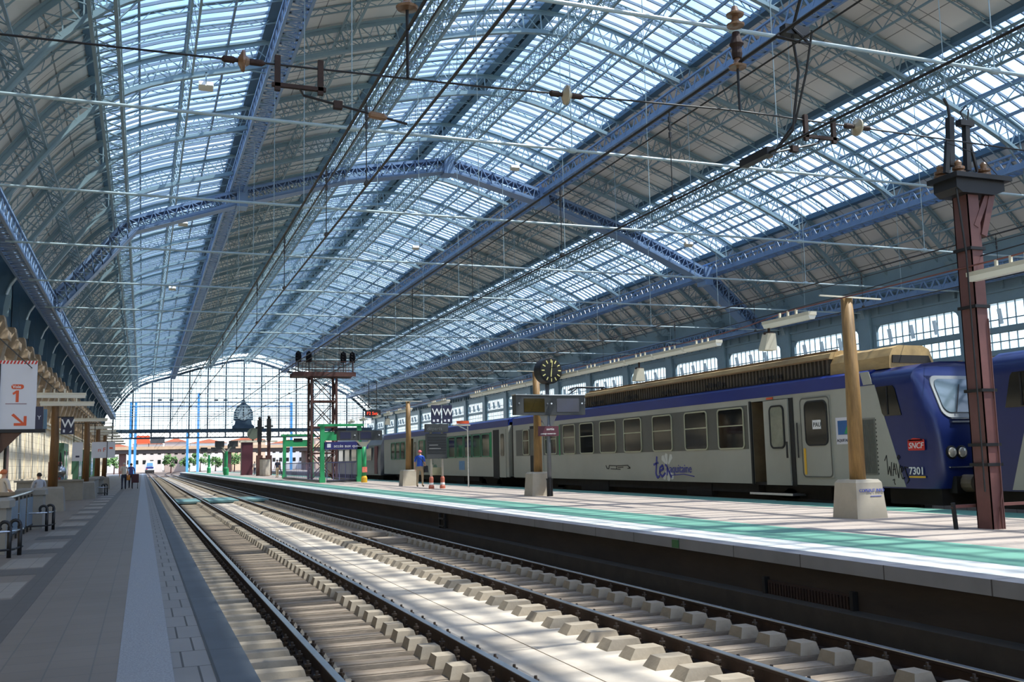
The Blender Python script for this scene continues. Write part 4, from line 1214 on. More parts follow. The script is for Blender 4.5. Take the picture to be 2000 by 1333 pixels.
# ---------------------------------------------------------------- clock post with screens
t = thing('clock_post', 'platform clock on a grey post above two dark display screens', 'clock', (13.02, 31.0, PR))
MB().tube([(0, 0, 0), (0, 0, 4.0)], .075, 14).build('post', mat('post_grey', rgb(104, 108, 112), .45, .3, .08, 3), t, True)
MB().tube([(0, 0, 0), (0, 0, .55)], .105, 14).lathe([(.12, .55), (.12, .6)], (0, 0, 0)).build('post_base', BLACK, t)
MB().lathe([(.43, 0), (.45, .03), (.45, .42), (.43, .45)], (-.02, .16, 4.28), (.14, -1, 0), 32).build('clock_case', BLACK, t)
ax = Vector((.14, -1, 0)).normalized(); rt = Vector((1, .14, 0)).normalized(); O = Vector((-.02, .16, 4.28))+ax*.452
f = MB().lathe([(.40, 0), (.40, .006)], O, ax, 32).build('clock_face', mat('clock_face_black', rgb(20, 20, 18), .4, 0, 0), t)
m = MB()
CR = lambda a, r, e=.012: O+ax*e+rt*(r*math.sin(a))+Vector((0, 0, r*math.cos(a)))
for k in range(12):
    a = 2*PI*k/12
    m.bar(CR(a, .27), CR(a, .385), .035, .008, up=ax)
m.build('hour_mark', mat('clock_mark_cream', rgb(226, 216, 140), .5, 0, 0), f)
MB().bar(CR(2*PI*.515, 0, .02), CR(2*PI*.515, .22, .02), .035, .008, up=ax).bar(CR(.12, -.05, .026), CR(.12, .34, .026), .022, .008, up=ax).build('hand', MATS['clock_mark_cream'], f)
for s, nm in ((-1, 'warm'), (1, 'blue')):
    b = MB().box(-.66, .66, -.14, .14, -.34, .34).build('display', DGREY, t, False, (s*.64, -.08, 3.10)); b.rotation_euler = (0, 0, s*-.12)
    MB().box(-.36, .44, -.15, -.14, -.24, .22).build('screen', mat('screen_'+nm, (rgb(54, 46, 22) if s < 0 else rgb(20, 30, 62)), .12, 0, .3, 2), b)
    MB().box(-.68, .68, -.16, .16, .33, .36).build('display_cap', CHROME, b)
    for dx in (-.55, .55): MB().lathe([(.03, 0), (.03, .02)], (dx, -.14, .05), (0, -1, 0), 10).build('screw', CHROME, b)
MB().prism([(-.32, 2.76), (.32, 2.76), (.07, 2.25), (-.07, 2.25)], .06, 'Y', -.05).build('bracket', mat('bracket_grey', rgb(140, 138, 132), .5, .2, .06, 4), t)
b = MB().box(-.42, .34, -.13, -.08, 2.04, 2.38).build('sign', MAROON, t)
lettering('sortie', .12, WHITE, (-.12, -.134, 2.24), FACE_NEGY, b); lettering('passage souterrain', .075, WHITE, (-.34, -.134, 2.10), FACE_NEGY, b)
# ---------------------------------------------------------------- departure board with W signs
t = thing('departure_board', 'dark departure board on two pale posts with white letters W on navy plates above', 'departure board', (12.85, 44.1, PR))
for x in (-.28, .26):
    MB().tube([(x, 0, 0), (x, 0, 2.9)], .06, 12).build('post', mat('post_pale_grey', rgb(176, 172, 160), .5, .1, .1, 3), t, True)
    c = MB().lathe([(.13, 0), (.13, .12), (.10, .16), (.10, .5), (.07, .56)], (x, 0, 0)).build('post_base', mat('post_base_red', rgb(170, 96, 76), .6, 0, .2, 8), t)
    MB().lathe([(.105, .18), (.105, .28)], (x, 0, 0)).build('white_ring', WHITE, c)
MB().box(-.28, .26, -.03, .03, .62, .98).build('timetable_case', mat('case_olive', rgb(112, 110, 84), .6, 0, .1, 3), t)
b = MB().box(-.52, .46, -.12, .12, 1.38, 2.55).build('board', DGREY, t)
m = MB()
for z in (1.62, 1.74, 1.86, 1.98, 2.1, 2.22, 2.34): m.box(-.48, .42, -.128, -.12, z, z+.07)
m.build('timetable_line', mat('board_line', rgb(34, 36, 36), .4, 0, .1, 3), b)
for m in (MB().box(-.40, .02, -.132, -.12, 2.0, 2.03), MB().box(-.40, .16, -.132, -.12, 1.84, 1.87)): m.build('lit_line', mat('board_pale', rgb(150, 150, 146), .5, 0, 0), b)
b = MB().box(-.55, .52, -.16, .16, 2.62, 3.0).build('display', DGREY, t)
lettering('départs', .24, mat('lcd_grey', rgb(112, 114, 112), .4, 0, 0), (-.5, -.165, 2.70), FACE_NEGY, b)
for x0 in (-.24, .30):
    b = MB().box(x0-.02, x0+.46, -.05, .0, 3.02, 3.88).build('letter_sign', NAVY, t)
    lettering('W', .46, WHITE, (x0+.01, -.06, 3.40), FACE_NEGY, b, bold=.004)
    MB().box(x0+.05, x0+.15, -.06, -.05, 3.1, 3.2).box(x0+.24, x0+.34, -.06, -.05, 3.1, 3.22).build('pictogram', SIGNW, b)
t = thing('security_camera', 'small grey camera arm with orange patch at the train roof by the departure board', 'camera', (14.55, 44.6, PR))
MB().tube([(0, 0, 0), (0, 0, 2.9)], .04, 10).bar((0, 0, 2.7), (-.5, 0, 2.95), .05, .05).build('post', CHROME, t)
MB().box(-.75, .1, -.1, .1, 2.92, 2.98).build('arm_plate', CREAM, t)
MB().box(-.55, .05, -.05, .05, 3.02, 3.16).build('orange_patch', ORANGE, t)
# ---------------------------------------------------------------- stair shelter frames, railings, post with screens
def portal(x0, x1, y, zt, label, sign=False):
    t = thing('stair_portal', label, 'portal', (0, y, PR), 0, 'green stair portals')
    for x in (x0, x1):
        MB().box(x-.14, x+.14, -.14, .14, 0, zt-PR).box(x-.19, x+.19, -.19, .19, 0, .35).build('post', GREEN, t)
    MB().box(x0-.3, x1+.3, -.2, .2, zt-PR, zt-PR+.16).build('roof_beam', GREEN, t)
    l = MB().box(x0, x1, -.08, .08, zt-PR-.95, zt-PR-.35).build('lintel', GREEN, t)
    MB().box(x0+.8, x0+1.6, -.1, -.08, zt-PR-.5, zt-PR-.2).build('lamp_panel', BLACK, l)
    if sign:
        b = MB().box(x0+.1, x1+.6, -.14, -.06, zt-PR-1.55, zt-PR-1.05).build('sign', mat('sign_blue', rgb(44, 46, 104), .45, 0, .1, 2), t)
        lettering('accès aux quais', .30, SIGNW, (x0+.75, -.15, zt-PR-1.42), FACE_NEGY, b)
        MB().box(x0+.3, x0+.55, -.15, -.14, zt-PR-1.42, zt-PR-1.17).build('pictogram', SIGNW, b)
portal(11.25, 13.75, 66.0, 4.35, 'nearer green steel portal over the stairs, with navy sign', True)
portal(11.95, 14.4, 90.0, 4.4, 'farther green steel portal over the stairs, without navy sign')
LAV = mat('railing_violet_grey', rgb(104, 104, 140), .5, .2, .1, 3)
def railing(p, q, label, h=1.35):
    t = thing('stair_railing', label, 'railing', (p[0], p[1], PR), math.atan2(q[1]-p[1], q[0]-p[0]), 'stair railings')
    L_ = math.hypot(q[0]-p[0], q[1]-p[1])
    MB().box(0, L_, -.03, .03, h-.05, h+.02).build('top_rail', LAV, t)
    MB().box(0, L_, -.02, .02, .12, .17).build('bottom_rail', LAV, t)
    m = MB(); k = 0
    while k*.42 < L_-.05: m.box(k*.42, k*.42+.05, -.008, .008, .15, h-.05); k += 1
    m.build('baluster', LAV, t)
    MB().box(0, L_, -.12, .12, 0, .14).build('kerb', DGREY, t)
railing((11.3, 67.5), (11.75, 88.5), 'violet grey railing along the track side of the stairs')
railing((11.6, 66.3), (13.6, 66.3), 'violet grey railing across the near end of the stairs')
railing((14.1, 67.0), (14.4, 78.6), 'violet grey railing along the train side of the stairs')
t = thing('display_post', 'green forked post with yellow foot carrying two dark screens', 'display post', (13.45, 63.0, PR))
MB().tube([(0, 0, .3), (0, 0, 2.3)], .14, 14).build('post', GREEN, t, True)
MB().bar((0, 0, 2.25), (-.75, -.05, 2.95), .14, .10).bar((0, 0, 2.25), (.6, -.05, 3.0), .14, .10).taper(-.3, .3, -.1, .1, 2.62, -.1, .1, -.08, .08, 2.2).build('fork', CREAM, t)
MB().lathe([(.2, 0), (.2, .3), (.15, .42)], (0, 0, 0)).build('foot', YELLOW, t)
MB().box(-.16, .16, -.18, -.15, .65, 1.0).build('notice', mat('notice_red_white', rgb(220, 120, 100), .6, 0, .4, 9), t)
for x0, x1, nm in ((-1.75, -.45, 'a'), (-.42, 1.15, 'b')):
    b = MB().box(x0, x1, -.2, .2, 2.72, 3.35).build('display', DGREY, t)
    MB().box(x0+.15, x0+.85, -.21, -.2, 2.82, 3.25).build('screen', NAVY, b)
    MB().lathe([(.05, 0), (.05, .04)], (x1-.2, -.2, 3.05), (0, -1, 0), 10).build('knob', CHROME, b)
t = thing('red_letter_display', 'small black display with glowing red letters under the roof by the window wall', 'display', (12.9, 60, 4.72))
b = MB().box(0, .95, -.1, .1, 0, .40).build('case', BLACK, t)
lettering('F2 Set', .27, mat('red_led', rgb(255, 70, 40), .5, 0, 0, emit=1.2), (.06, -.105, .10), FACE_NEGY, t, 'red_lettering')
MB().box(.2, .24, -.02, .02, .4, 2.2).box(.7, .74, -.02, .02, .4, 2.2).build('hanger', BLACK, t)

# ---------------------------------------------------------------- lattice signal tower
t = thing('signal_tower', 'rusty brown lattice tower with platform and signal heads rising behind the green portals', 'signal tower', (13.65, 80, PR))
BR2 = mat('tower_brown', rgb(88, 56, 48), .65, .1, .2, 3)
legs = [(-1, -.8), (1, -.8), (1, .8), (-1, .8)]
for x, y in legs: MB().bar((x, y, 0), (x, y, 8.35), .17, .17).build('leg', BR2, t)
m = MB()
lv_ = [0, 2.1, 4.2, 6.3, 8.35]
for a, b in zip(lv_[:-1], lv_[1:]):
    for (x0, y0), (x1, y1) in zip(legs, legs[1:]+legs[:1]):
        m.bar((x0, y0, a), (x1, y1, b), .10, .06); m.bar((x1, y1, a), (x0, y0, b), .10, .06); m.bar((x0, y0, b), (x1, y1, b), .12, .12)
m.build('bracing', BR2, t)
MB().box(-2.4, 2.45, -1.0, 1.0, 8.35, 8.5).box(-2.5, 2.55, -1.05, -.95, 8.3, 8.65).box(-2.5, 2.55, .95, 1.05, 8.3, 8.65).build('deck', BR2, t)
m = MB()
for x in (-2.3, -1.5, -.7, .2, 1.1, 1.7, 2.35):
    for y in (-.95, .95): m.bar((x, y, 8.5), (x, y, 9.5), .04)
for y in (-.95, .95):
    for z in (9.0, 9.5): m.bar((-2.3, y, z), (2.35, y, z), .035)
m.build('deck_railing', BR2, t)
for x in (-2.05, -1.2, 1.6, 2.35):
    s = MB().bar((x, -.6, 8.5), (x, -.6, 9.5), .07).build('signal_post', BLACK, t)
    h = MB().prism([(-.24, 9.45), (.24, 9.45), (.28, 9.9), (.22, 10.25), (0, 10.4), (-.22, 10.25), (-.28, 9.9)], .08, 'Y', -.04).build('signal_head', BLACK, t, False, (x, -.62, 0))
    h.rotation_euler = (0, 0, -.75)
    for z in (9.65, 9.9, 10.12):
        MB().lathe([(.08, 0), (.08, .22), (.07, .22), (.07, .02)], (0, -.04, z), (0, -1, 0), 12).build('signal_hood', BLACK, h)

# floodlights on the roof trusses
for x, y, z, lb in ((2.3, 44.4, 19.05, 'twin pale floodlight box under the left skylight, nearest one'), (2.3, 71.4, 19.1, 'second pale floodlight box under the left skylight'), (2.3, 98.4, 19.1, 'third pale floodlight box under the left skylight'),
                    (24.2, 62.4, 22.45, 'nearer pale floodlight under the right half of the ridge skylight'), (24.2, 89.4, 22.45, 'farther pale floodlight under the right half of the ridge skylight'),
                    (38.1, 62.4, 17.75, 'nearer pale floodlight under the right skylight'), (38.1, 89.4, 17.75, 'farther pale floodlight under the right skylight')):
    t = thing('floodlight', lb, 'floodlight', (x, y, z), 0, 'roof floodlights')
    b = MB().box(-.32, .32, -.02, .30, -.14, .14).build('housing', CREAM, t); b.rotation_euler = (-.5, 0, 0)
    MB().box(-.29, -.02, -.05, -.02, -.12, .12).box(.02, .29, -.05, -.02, -.12, .12).build('lens', LAMPW, b)
    MB().box(-.03, .03, .1, .16, 0, .6).box(-.03, .03, .1, .5, .54, .6).build('bracket', STEEL, t)
# ---------------------------------------------------------------- people
def skin_body(name, J, E, parent, mats, assign, sub=2):
    """one continuous body grown on a skeleton; J: name -> (pos, radius); E: edges; assign(point) -> material index"""
    me = bpy.data.meshes.new(name)
    ks = list(J)
    me.from_pydata([J[k][0] for k in ks], [(ks.index(a), ks.index(b)) for a, b in E], [])
    o = bpy.data.objects.new(name, me)
    COL.objects.link(o)
    md = o.modifiers.new('skin', 'SKIN'); md.use_smooth_shade = True
    for i, k in enumerate(ks):
        r = J[k][1]
        me.skin_vertices[0].data[i].radius = r if isinstance(r, tuple) else (r, r)
        me.skin_vertices[0].data[i].use_root = (k == 'pelvis')
    ss = o.modifiers.new('sub', 'SUBSURF'); ss.levels = ss.render_levels = sub
    dg = bpy.context.evaluated_depsgraph_get()
    out = bpy.data.meshes.new_from_object(o.evaluated_get(dg))
    bpy.data.objects.remove(o); bpy.data.meshes.remove(me)
    out.materials.clear()
    for m in mats: out.materials.append(m)
    for p in out.polygons:
        p.use_smooth = True
        p.material_index = assign(p.center)
    b = bpy.data.objects.new(name, out)
    COL.objects.link(b)
    b.parent = parent
    return b
def person(label, loc, rz, shirt, trousers, hair, h=1.75, stride=.06, hat=None, arms='down', seated=False, short=True, shoes=None):
    """standing, walking or seated figure; local +Y is the way the person faces"""
    t = thing('person', label, 'person', loc, rz, None)
    s = h/1.75
    z0 = -.45 if seated else 0
    V = lambda x, y, z: (x*s, y*s, z*s)
    J, E = {}, []
    J['pelvis'] = (V(0, 0, .95+z0), (.150*s, .105*s)); J['waist'] = (V(0, 0, 1.10+z0), (.140*s, .10*s))
    J['chest'] = (V(0, .01, 1.30+z0), (.165*s, .115*s)); J['neck0'] = (V(0, 0, 1.46+z0), (.085*s, .07*s))
    J['neck'] = (V(0, .01, 1.53+z0), .052*s); J['jaw'] = (V(0, .03, 1.585+z0), (.062*s, .068*s)); J['head'] = (V(0, .015, 1.66+z0), (.074*s, .092*s)); J['crown'] = (V(0, .01, 1.725+z0), (.052*s, .066*s))
    E += [('pelvis', 'waist'), ('waist', 'chest'), ('chest', 'neck0'), ('neck0', 'neck'), ('neck', 'jaw'), ('jaw', 'head'), ('head', 'crown')]
    for sd, sg in (('l', -1), ('r', 1)):
        if seated:
            J[sd+'hip'] = (V(sg*.10, .04, .92+z0), .095*s); J[sd+'knee'] = (V(sg*.12, .45, .95+z0), .065*s)
            J[sd+'ankle'] = (V(sg*.12, .47, .55+z0), .045*s); J[sd+'toe'] = (V(sg*.13, .62, .50+z0), .038*s)
        else:
            d = sg*stride
            J[sd+'hip'] = (V(sg*.095, d*.15, .86), .098*s); J[sd+'knee'] = (V(sg*.105, d*1.1+.02, .49), .064*s)
            J[sd+'ankle'] = (V(sg*.11, d*1.6-.03, .09), .043*s); J[sd+'toe'] = (V(sg*.125, d*1.6+.12, .038), .036*s)
        J[sd+'sh'] = (V(sg*.185, 0, 1.42+z0), .062*s)
        if arms == 'front':
            J[sd+'el'] = (V(sg*.25, .03, 1.16+z0), .044*s); J[sd+'wr'] = (V(sg*.17, .24, 1.07+z0), .031*s); J[sd+'ha'] = (V(sg*.12, .30, 1.06+z0), (.040*s, .022*s))
        else:
            J[sd+'el'] = (V(sg*.245, -.03, 1.15+z0), .044*s); J[sd+'wr'] = (V(sg*.265, .05-sg*stride*.6, .92+z0), .030*s); J[sd+'ha'] = (V(sg*.262, .075-sg*stride*.6, .84+z0), (.040*s, .022*s))
        E += [('pelvis', sd+'hip'), (sd+'hip', sd+'knee'), (sd+'knee', sd+'ankle'), (sd+'ankle', sd+'toe'), ('neck0', sd+'sh'), (sd+'sh', sd+'el'), (sd+'el', sd+'wr'), (sd+'wr', sd+'ha')]
        hx, hy, hz = J[sd+'ha'][0]
        dn = Vector(J[sd+'ha'][0])-Vector(J[sd+'wr'][0]); dn.normalize()
        sp = Vector((1, 0, 0)) if arms == 'front' else Vector((0, 1, 0))
        for q, (off_, ln) in enumerate(((-.026, .075), (-.009, .085), (.009, .08), (.026, .062))):
            k1, k2 = sd+'f%da' % q, sd+'f%db' % q
            a = Vector((hx, hy, hz))+sp*off_*s+dn*.03*s
            J[k1] = (tuple(a), .010*s); J[k2] = (tuple(a+dn*ln*s+Vector((0, .012*s, 0))), .008*s)
            E += [(sd+'ha', k1), (k1, k2)]
        a = Vector((hx, hy, hz))+sp*.045*s
        J[sd+'th'] = (tuple(a+dn*.03*s), .010*s); E.append((sd+'ha', sd+'th'))
    sl = 1.2 if short else .95
    shoe = shoes or BLACK
    mats = [SKIN, shirt, trousers, shoe]
    def assign(c):
        x, y, z = c.x/s, c.y/s, c.z/s-z0
        if z > 1.50 and abs(x) < .12: return 0
        if abs(x) > .205 and z < 1.46 and not (seated and z < .96 and y > .2):
            return 1 if z > sl or (arms == 'front' and not short and y < .22) else 0
        if arms == 'front' and y > .12 and .98 < z < 1.2: return 0
        if z > .98: return 1
        if seated: return 2 if z > .60 else 3
        return 2 if z > .085 else 3
    b = skin_body('body', J, E, t, mats, assign)
    hm = MB()
    # nose, ears, eyes as small relief; hair or cap over the skull
    cz = (1.66+z0)*s
    MB().taper(-.012*s, .012*s, .092*s, .10*s, cz-.035*s, -.006*s, .006*s, .095*s, .105*s, cz+.01*s).build('nose', SKIN, b)
    for sx in (-1, 1):
        MB().lathe([(.004*s, -.006*s), (.018*s, 0), (.004*s, .008*s)], (sx*.078*s, .01*s, cz-.01*s), (sx, 0, 0), 8).build('ear', SKIN, b)
        MB().lathe([(.003*s, -.004*s), (.009*s, 0), (.003*s, .004*s)], (sx*.032*s, .096*s, cz+.012*s), (0, 1, 0), 8).build('eye', BLACK, b)
    MB().box(-.022*s, .022*s, .085*s, .095*s, cz-.062*s, cz-.054*s).build('mouth', mat('lips', rgb(150, 84, 78), .6, 0, 0), b)
    n, m = 14, 7
    v, f = [], []
    for i in range(m+1):
        a = (i/m)*(PI*.62)
        for k in range(n):
            ph = 2*PI*k/n
            y = math.cos(ph)
            cut = 1.0 if y < .35 else .62
            aa = a*cut
            v.append((.088*s*math.sin(aa)*math.sin(ph), .004*s+.108*s*math.sin(aa)*math.cos(ph), cz-.004*s+.098*s*math.cos(aa)))
    for i in range(m):
        for k in range(n): f.append((i*n+k, i*n+(k+1) % n, (i+1)*n+(k+1) % n, (i+1)*n+k))
    hm.add(v, f)
    ho = hm.build('cap' if hat else 'hair', hat or hair, b, True)
    sdm = ho.modifiers.new('thick', 'SOLIDIFY'); sdm.thickness = .014*s
    if hat:
        MB().taper(-.075*s, .075*s, .06*s, .17*s, cz+.028*s, -.075*s, .075*s, .06*s, .17*s, cz+.04*s).build('cap_brim', hat, b)
    return t
BLUE = mat('royal_blue_cotton', rgb(44, 88, 190), .8, 0, .12, 9)
KHAKI = mat('khaki_cotton', rgb(168, 150, 122), .85, 0, .12, 9)
DENIM = mat('dark_denim', rgb(40, 44, 62), .85, 0, .15, 9)
PINK = mat('reddish_cap_cloth', rgb(190, 96, 98), .8, 0, .08, 8)
OFFW = mat('off_white_cotton', rgb(206, 196, 184), .85, 0, .06, 9)
GREYS = mat('pale_grey_cotton', rgb(176, 178, 186), .85, 0, .06, 9)
PURP = mat('violet_blue_cotton', rgb(88, 84, 136), .85, 0, .1, 9)
HAIRD = mat('dark_hair', rgb(36, 28, 24), .7, 0, .2, 30)
HAIRR = mat('ginger_hair', rgb(200, 110, 64), .7, 0, .2, 30)
HAIRG = mat('grey_hair', rgb(150, 140, 128), .7, 0, .2, 30)
p = person('person in a blue T-shirt and reddish cap standing by the lamp pole', (12.98, 47.6, PR), -.55, BLUE, KHAKI, HAIRG, 1.84, .05, PINK)
bg = thing('shoulder_bag', 'dark shoulder bag hanging at the hip of the person in the blue T-shirt', 'bag', (13.27, 47.55, PR))
MB().taper(-.10, .10, -.14, .14, .72, -.08, .08, -.12, .12, 1.05).build('pouch', BLACK, bg)
MB().tube([(-.02, -.1, 1.04), (-.22, -.2, 1.3), (-.40, -.05, 1.5)], .012, 6).build('strap', BLACK, bg)
person('person in a pale shirt, cap and dark trousers walking away along the left platform', (-1.12, 69.0, PL), .05, OFFW, DENIM, HAIRG, 1.74, .16, OFFW)
person('person in a violet top and dark trousers walking beside the one in the pale shirt', (-.72, 71.2, PL), -.05, PURP, DENIM, HAIRD, 1.70, -.15)
bg = thing('orange_bag', 'orange travel bag carried low between the two walkers on the left platform', 'bag', (-.86, 69.6, PL))
MB().prism(rrect(-.26, .26, .58, .92, .12), .22, 'X', -.11).build('bag_body', mat('orange_nylon', rgb(210, 130, 40), .6, 0, .1, 6), bg)
MB().tube([(0, -.14, .9), (0, -.06, 1.02), (0, .06, 1.02), (0, .14, .9)], .014, 6).build('handle', BLACK, bg)
bg = thing('wheeled_suitcase', 'dark red wheeled suitcase trailing beside the two walkers on the left platform', 'suitcase', (-.44, 70.4, PL))
MB().prism(rrect(-.17, .17, .40, .98, .06), .46, 'X', -.23).build('case', mat('wine_nylon', rgb(70, 30, 40), .6, 0, .1, 6), bg)
for x in (-.16, .16): MB().bar((x, 0, .07), (x, 0, .42), .03).lathe([(.05, -.02), (.05, .02)], (x, 0, .05), (1, 0, 0), 10).build('wheel_leg', BLACK, bg)
person('person with ginger hair and pale top at the left edge, seated behind the stairwell parapet', (-3.55, 30.1, .62), -.9, OFFW, DENIM, HAIRR, 1.72, 0, None, 'front', True)
person('person with dark hair and pale grey shirt seated by the first left pole', (-3.42, 38.6, .50), .5, GREYS, OFFW, HAIRD, 1.70, 0, None, 'front', True)
person('person in dark clothes walking past the far stairs on the green platform', (14.35, 112, PR), 1.2, mat('charcoal_cloth', rgb(52, 52, 58), .85, 0, .1, 8), DENIM, HAIRD, 1.8, .2)
person('person in a dark jacket standing by the far green portal', (12.2, 97, PR), .4, DENIM, KHAKI, HAIRD, 1.75, .04)
person('person in a white top standing far down the green platform', (13.3, 128, PR), .4, OFFW, DENIM, HAIRD, 1.72, .04)

# ---------------------------------------------------------------- stairwell parapets and guards on the left platform
def pier(par, x0, x1, y0, y1, h):
    m = MB().box(x0, x1, y0, y1, 0, h-.16).box(x0-.05, x1+.05, y0-.05, y1+.05, h-.16, h-.04).taper(x0-.05, x1+.05, y0-.05, y1+.05, h-.04, x0, x1, y0, y1, h)
    return m.build('pier', CONCD, par)
t = thing('stair_parapet', 'nearest stone parapet with piers and steel handrail around the left stairwell', 'parapet', (0, 0, PL))
pier(t, -2.75, -2.12, 18.5, 19.2, .93); pier(t, -2.75, -2.2, 25.9, 26.6, .96)
MB().box(-5.0, -2.75, 18.6, 19.0, 0, .80).box(-5.1, -4.8, 18.6, 26.5, 0, .80).box(-5.0, -2.7, 26.1, 26.5, 0, .80).build('wall', CONCD, t)
MB().box(-5.15, -4.75, 18.5, 26.6, .80, .88).box(-5.0, -2.7, 26.0, 26.6, .80, .88).build('coping', STONE2, t)
MB().tube([(-2.42, 19.2, .84), (-2.42, 25.9, .90)], .03, 8).build('handrail', CHROME, t)
m = MB()
for k in range(9): m.bar((-2.42, 19.9+.72*k, 0), (-2.42, 19.9+.72*k, .84), .035)
m.bar((-2.42, 19.2, .12), (-2.42, 25.9, .12), .04)
m.build('baluster', BLACK, t)
m = MB()
for k in range(4): m.box(-2.40, -2.38, 20.2+1.45*k, 21.2+1.45*k, .15, .78)
m.build('infill_panel', mat('railing_blue_grey', rgb(110, 130, 148), .4, .2, .1, 3), t)
t = thing('stair_parapet', 'farther grey stone parapet behind the second left pole', 'parapet', (0, 0, PL))
pier(t, -2.55, -1.95, 56.6, 57.3, .98)
MB().box(-5.2, -2.5, 48.5, 48.9, 0, .85).box(-2.55, -2.15, 51.2, 56.6, 0, .85).box(-5.3, -2.5, 48.4, 49.0, .85, .93).box(-2.6, -2.1, 51.2, 56.6, .85, .93).build('wall', CONCD, t)
def guard(x, y, label, sx=1):
    t = thing('trolley_guard', label, 'guard rail', (x, y, PL), 0, 'black trolley guards')
    for dx, dy in ((0, 0), (.10, .50)):
        m = MB().tube([(dx, dy, 0), (dx, dy, .50)], .035, 10)
        pts = [(dx-.075+.075*math.cos(a), dy, .50+.075*math.sin(a)) for a in [PI*k/8 for k in range(11)]]
        m.tube([(dx, dy, .49)]+pts, .028, 8)
        m.build('post', BLACK, t, True)
    for z in (.13, .42):
        MB().tube([(.12, .7, z), (.06, .1, z), (0, -.02, z), (-.2, -.12, z), (-.7, -.14, z)], .018, 8).build('band', BLACK if z < .2 else CHROME, t)
    return t
guard(-1.98, 17.8, 'nearest black curled guard post pair before the first parapet pier')
guard(-2.02, 24.9, 'second black curled guard post pair before the next parapet pier')
guard(-1.80, 55.2, 'third black curled guard post pair by the farther grey parapet')
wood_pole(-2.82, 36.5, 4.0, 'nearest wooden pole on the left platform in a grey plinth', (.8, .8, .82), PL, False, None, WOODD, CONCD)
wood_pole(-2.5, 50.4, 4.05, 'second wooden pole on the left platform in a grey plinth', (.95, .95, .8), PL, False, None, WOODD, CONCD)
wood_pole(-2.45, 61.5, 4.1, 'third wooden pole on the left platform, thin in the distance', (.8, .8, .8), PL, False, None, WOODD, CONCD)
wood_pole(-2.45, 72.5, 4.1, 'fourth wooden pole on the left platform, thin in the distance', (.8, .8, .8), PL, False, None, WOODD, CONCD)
n = 0
for y, z in ((31.2, 3.98), (36.5, 4.06), (50.4, 4.14), (61.5, 4.2), (67, 4.2), (72.5, 4.2), (79, 4.2), (86, 4.2), (94, 4.2), (103, 4.2)):
    n += 1
    tube_light(-2.45, y, z, '%s tube light over the left platform from the camera' % ordinal(n), 'X', 1.7, 'left platform tube lights')
wire('lighting_cable', 'thin cable carrying the tube lights over the left platform', [(-2.45, 8, 4.25), (-2.45, 31, 4.20), (-2.45, 36.5, 4.28), (-2.45, 50.4, 4.36), (-2.45, 61.5, 4.42), (-2.45, 110, 4.42)], .012)

for (y, h, lb) in ((38.6, .43, 'behind the nearest left wooden pole'), (30.1, .55, 'behind the nearest stairwell parapet')):
    t = thing('bench', 'low grey concrete bench '+lb, 'bench', (-3.9, y, PL), 0, 'platform benches')
    MB().box(-.9, .85, -.25, .25, h-.08, h).build('seat', CONCD, t)
    for sx in (-.7, .6): MB().box(sx, sx+.12, -.2, .2, 0, h-.08).build('leg', CONCD, t)
# ---------------------------------------------------------------- signs on the left
t = thing('platform_sign', 'large white sign on a dark post with Voie 1 and an orange arrow', 'sign', (0, 25, 0))
MB().box(-3.10, -2.34, -.06, .06, 2.80, 4.30).build('panel', SIGNW, t)
MB().box(-3.6, -3.13, -.06, .06, 2.80, 4.30).build('side_panel', mat('side_panel_grey', rgb(170, 176, 184), .5, 0, .04, 3), t)
MB().box(-3.14, -3.09, -.09, .09, 2.74, 4.30).box(-3.65, -2.12, -.09, .09, 2.72, 2.80).build('frame', BLACK, t)
MB().box(-3.25, -3.05, -.10, .10, .47, 2.74).build('post', mat('sign_post_dark', rgb(40, 44, 52), .5, .2, .1, 3), t)
st = MB().box(-3.6, -2.34, -.065, .065, 4.30, 4.38).build('hazard_band', WHITE, t)
m = MB()
for k in range(17): m.prism([(-3.58+.074*k, 4.302), (-3.54+.074*k, 4.302), (-3.51+.074*k, 4.378), (-3.55+.074*k, 4.378)], .005, 'Y', -.07)
m.build('hazard_stripe', RED, st)
pl = MB().prism([(x-.0, z) for x, z in rrect(-2.86, -2.60, 3.72, 3.83, .05)], .006, 'Y', -.067).build('pill', ORANGE, t)
lettering('Voie', .095, WHITE, (-2.835, -.070, 3.745), FACE_NEGY, pl, bold=.002)
MB().prism([(-2.76, 3.42), (-2.70, 3.42), (-2.70, 3.69), (-2.755, 3.69), (-2.83, 3.63), (-2.815, 3.585), (-2.76, 3.62)], .006, 'Y', -.067).build('numeral', ORANGE, t)
MB().box(-2.97, -2.53, -.066, -.06, 3.375, 3.39).build('rule', mat('sign_rule', rgb(120, 80, 90), .5, 0, 0), t)
MB().prism([(-2.84, 3.12), (-2.79, 3.16), (-2.58, 2.95), (-2.58, 3.10), (-2.52, 3.10), (-2.52, 2.88), (-2.78, 2.88), (-2.78, 2.94), (-2.63, 2.94)], .006, 'Y', -.067).build('arrow', ORANGE, t)
b = MB().box(-2.34, -2.18, -.05, .05, 2.80, 3.32).build('letter_plate', NAVY, t)
lettering('Y', .13, SIGNW, (-2.30, -.055, 3.02), FACE_NEGY, b)
MB().box(-2.17, -2.10, -.05, .05, 2.80, 3.26).build('edge_plate', STEELD, t)
MB().prism([(-3.05, 2.72), (-2.62, 2.72), (-3.05, 2.25)], .08, 'Y', -.04).build('gusset', mat('brown_gusset', rgb(90, 60, 42), .6, 0, .1, 3), t)
t = thing('letter_sign', 'navy plate with a white letter W hanging by the nearest left wooden pole', 'sign', (-2.42, 36.38, 0))
MB().box(-.2, .2, -.04, .04, 3.04, 3.60).build('plate', NAVY, t)
lettering('W', .40, WHITE, (-.185, -.05, 3.27), FACE_NEGY, t, bold=.004)
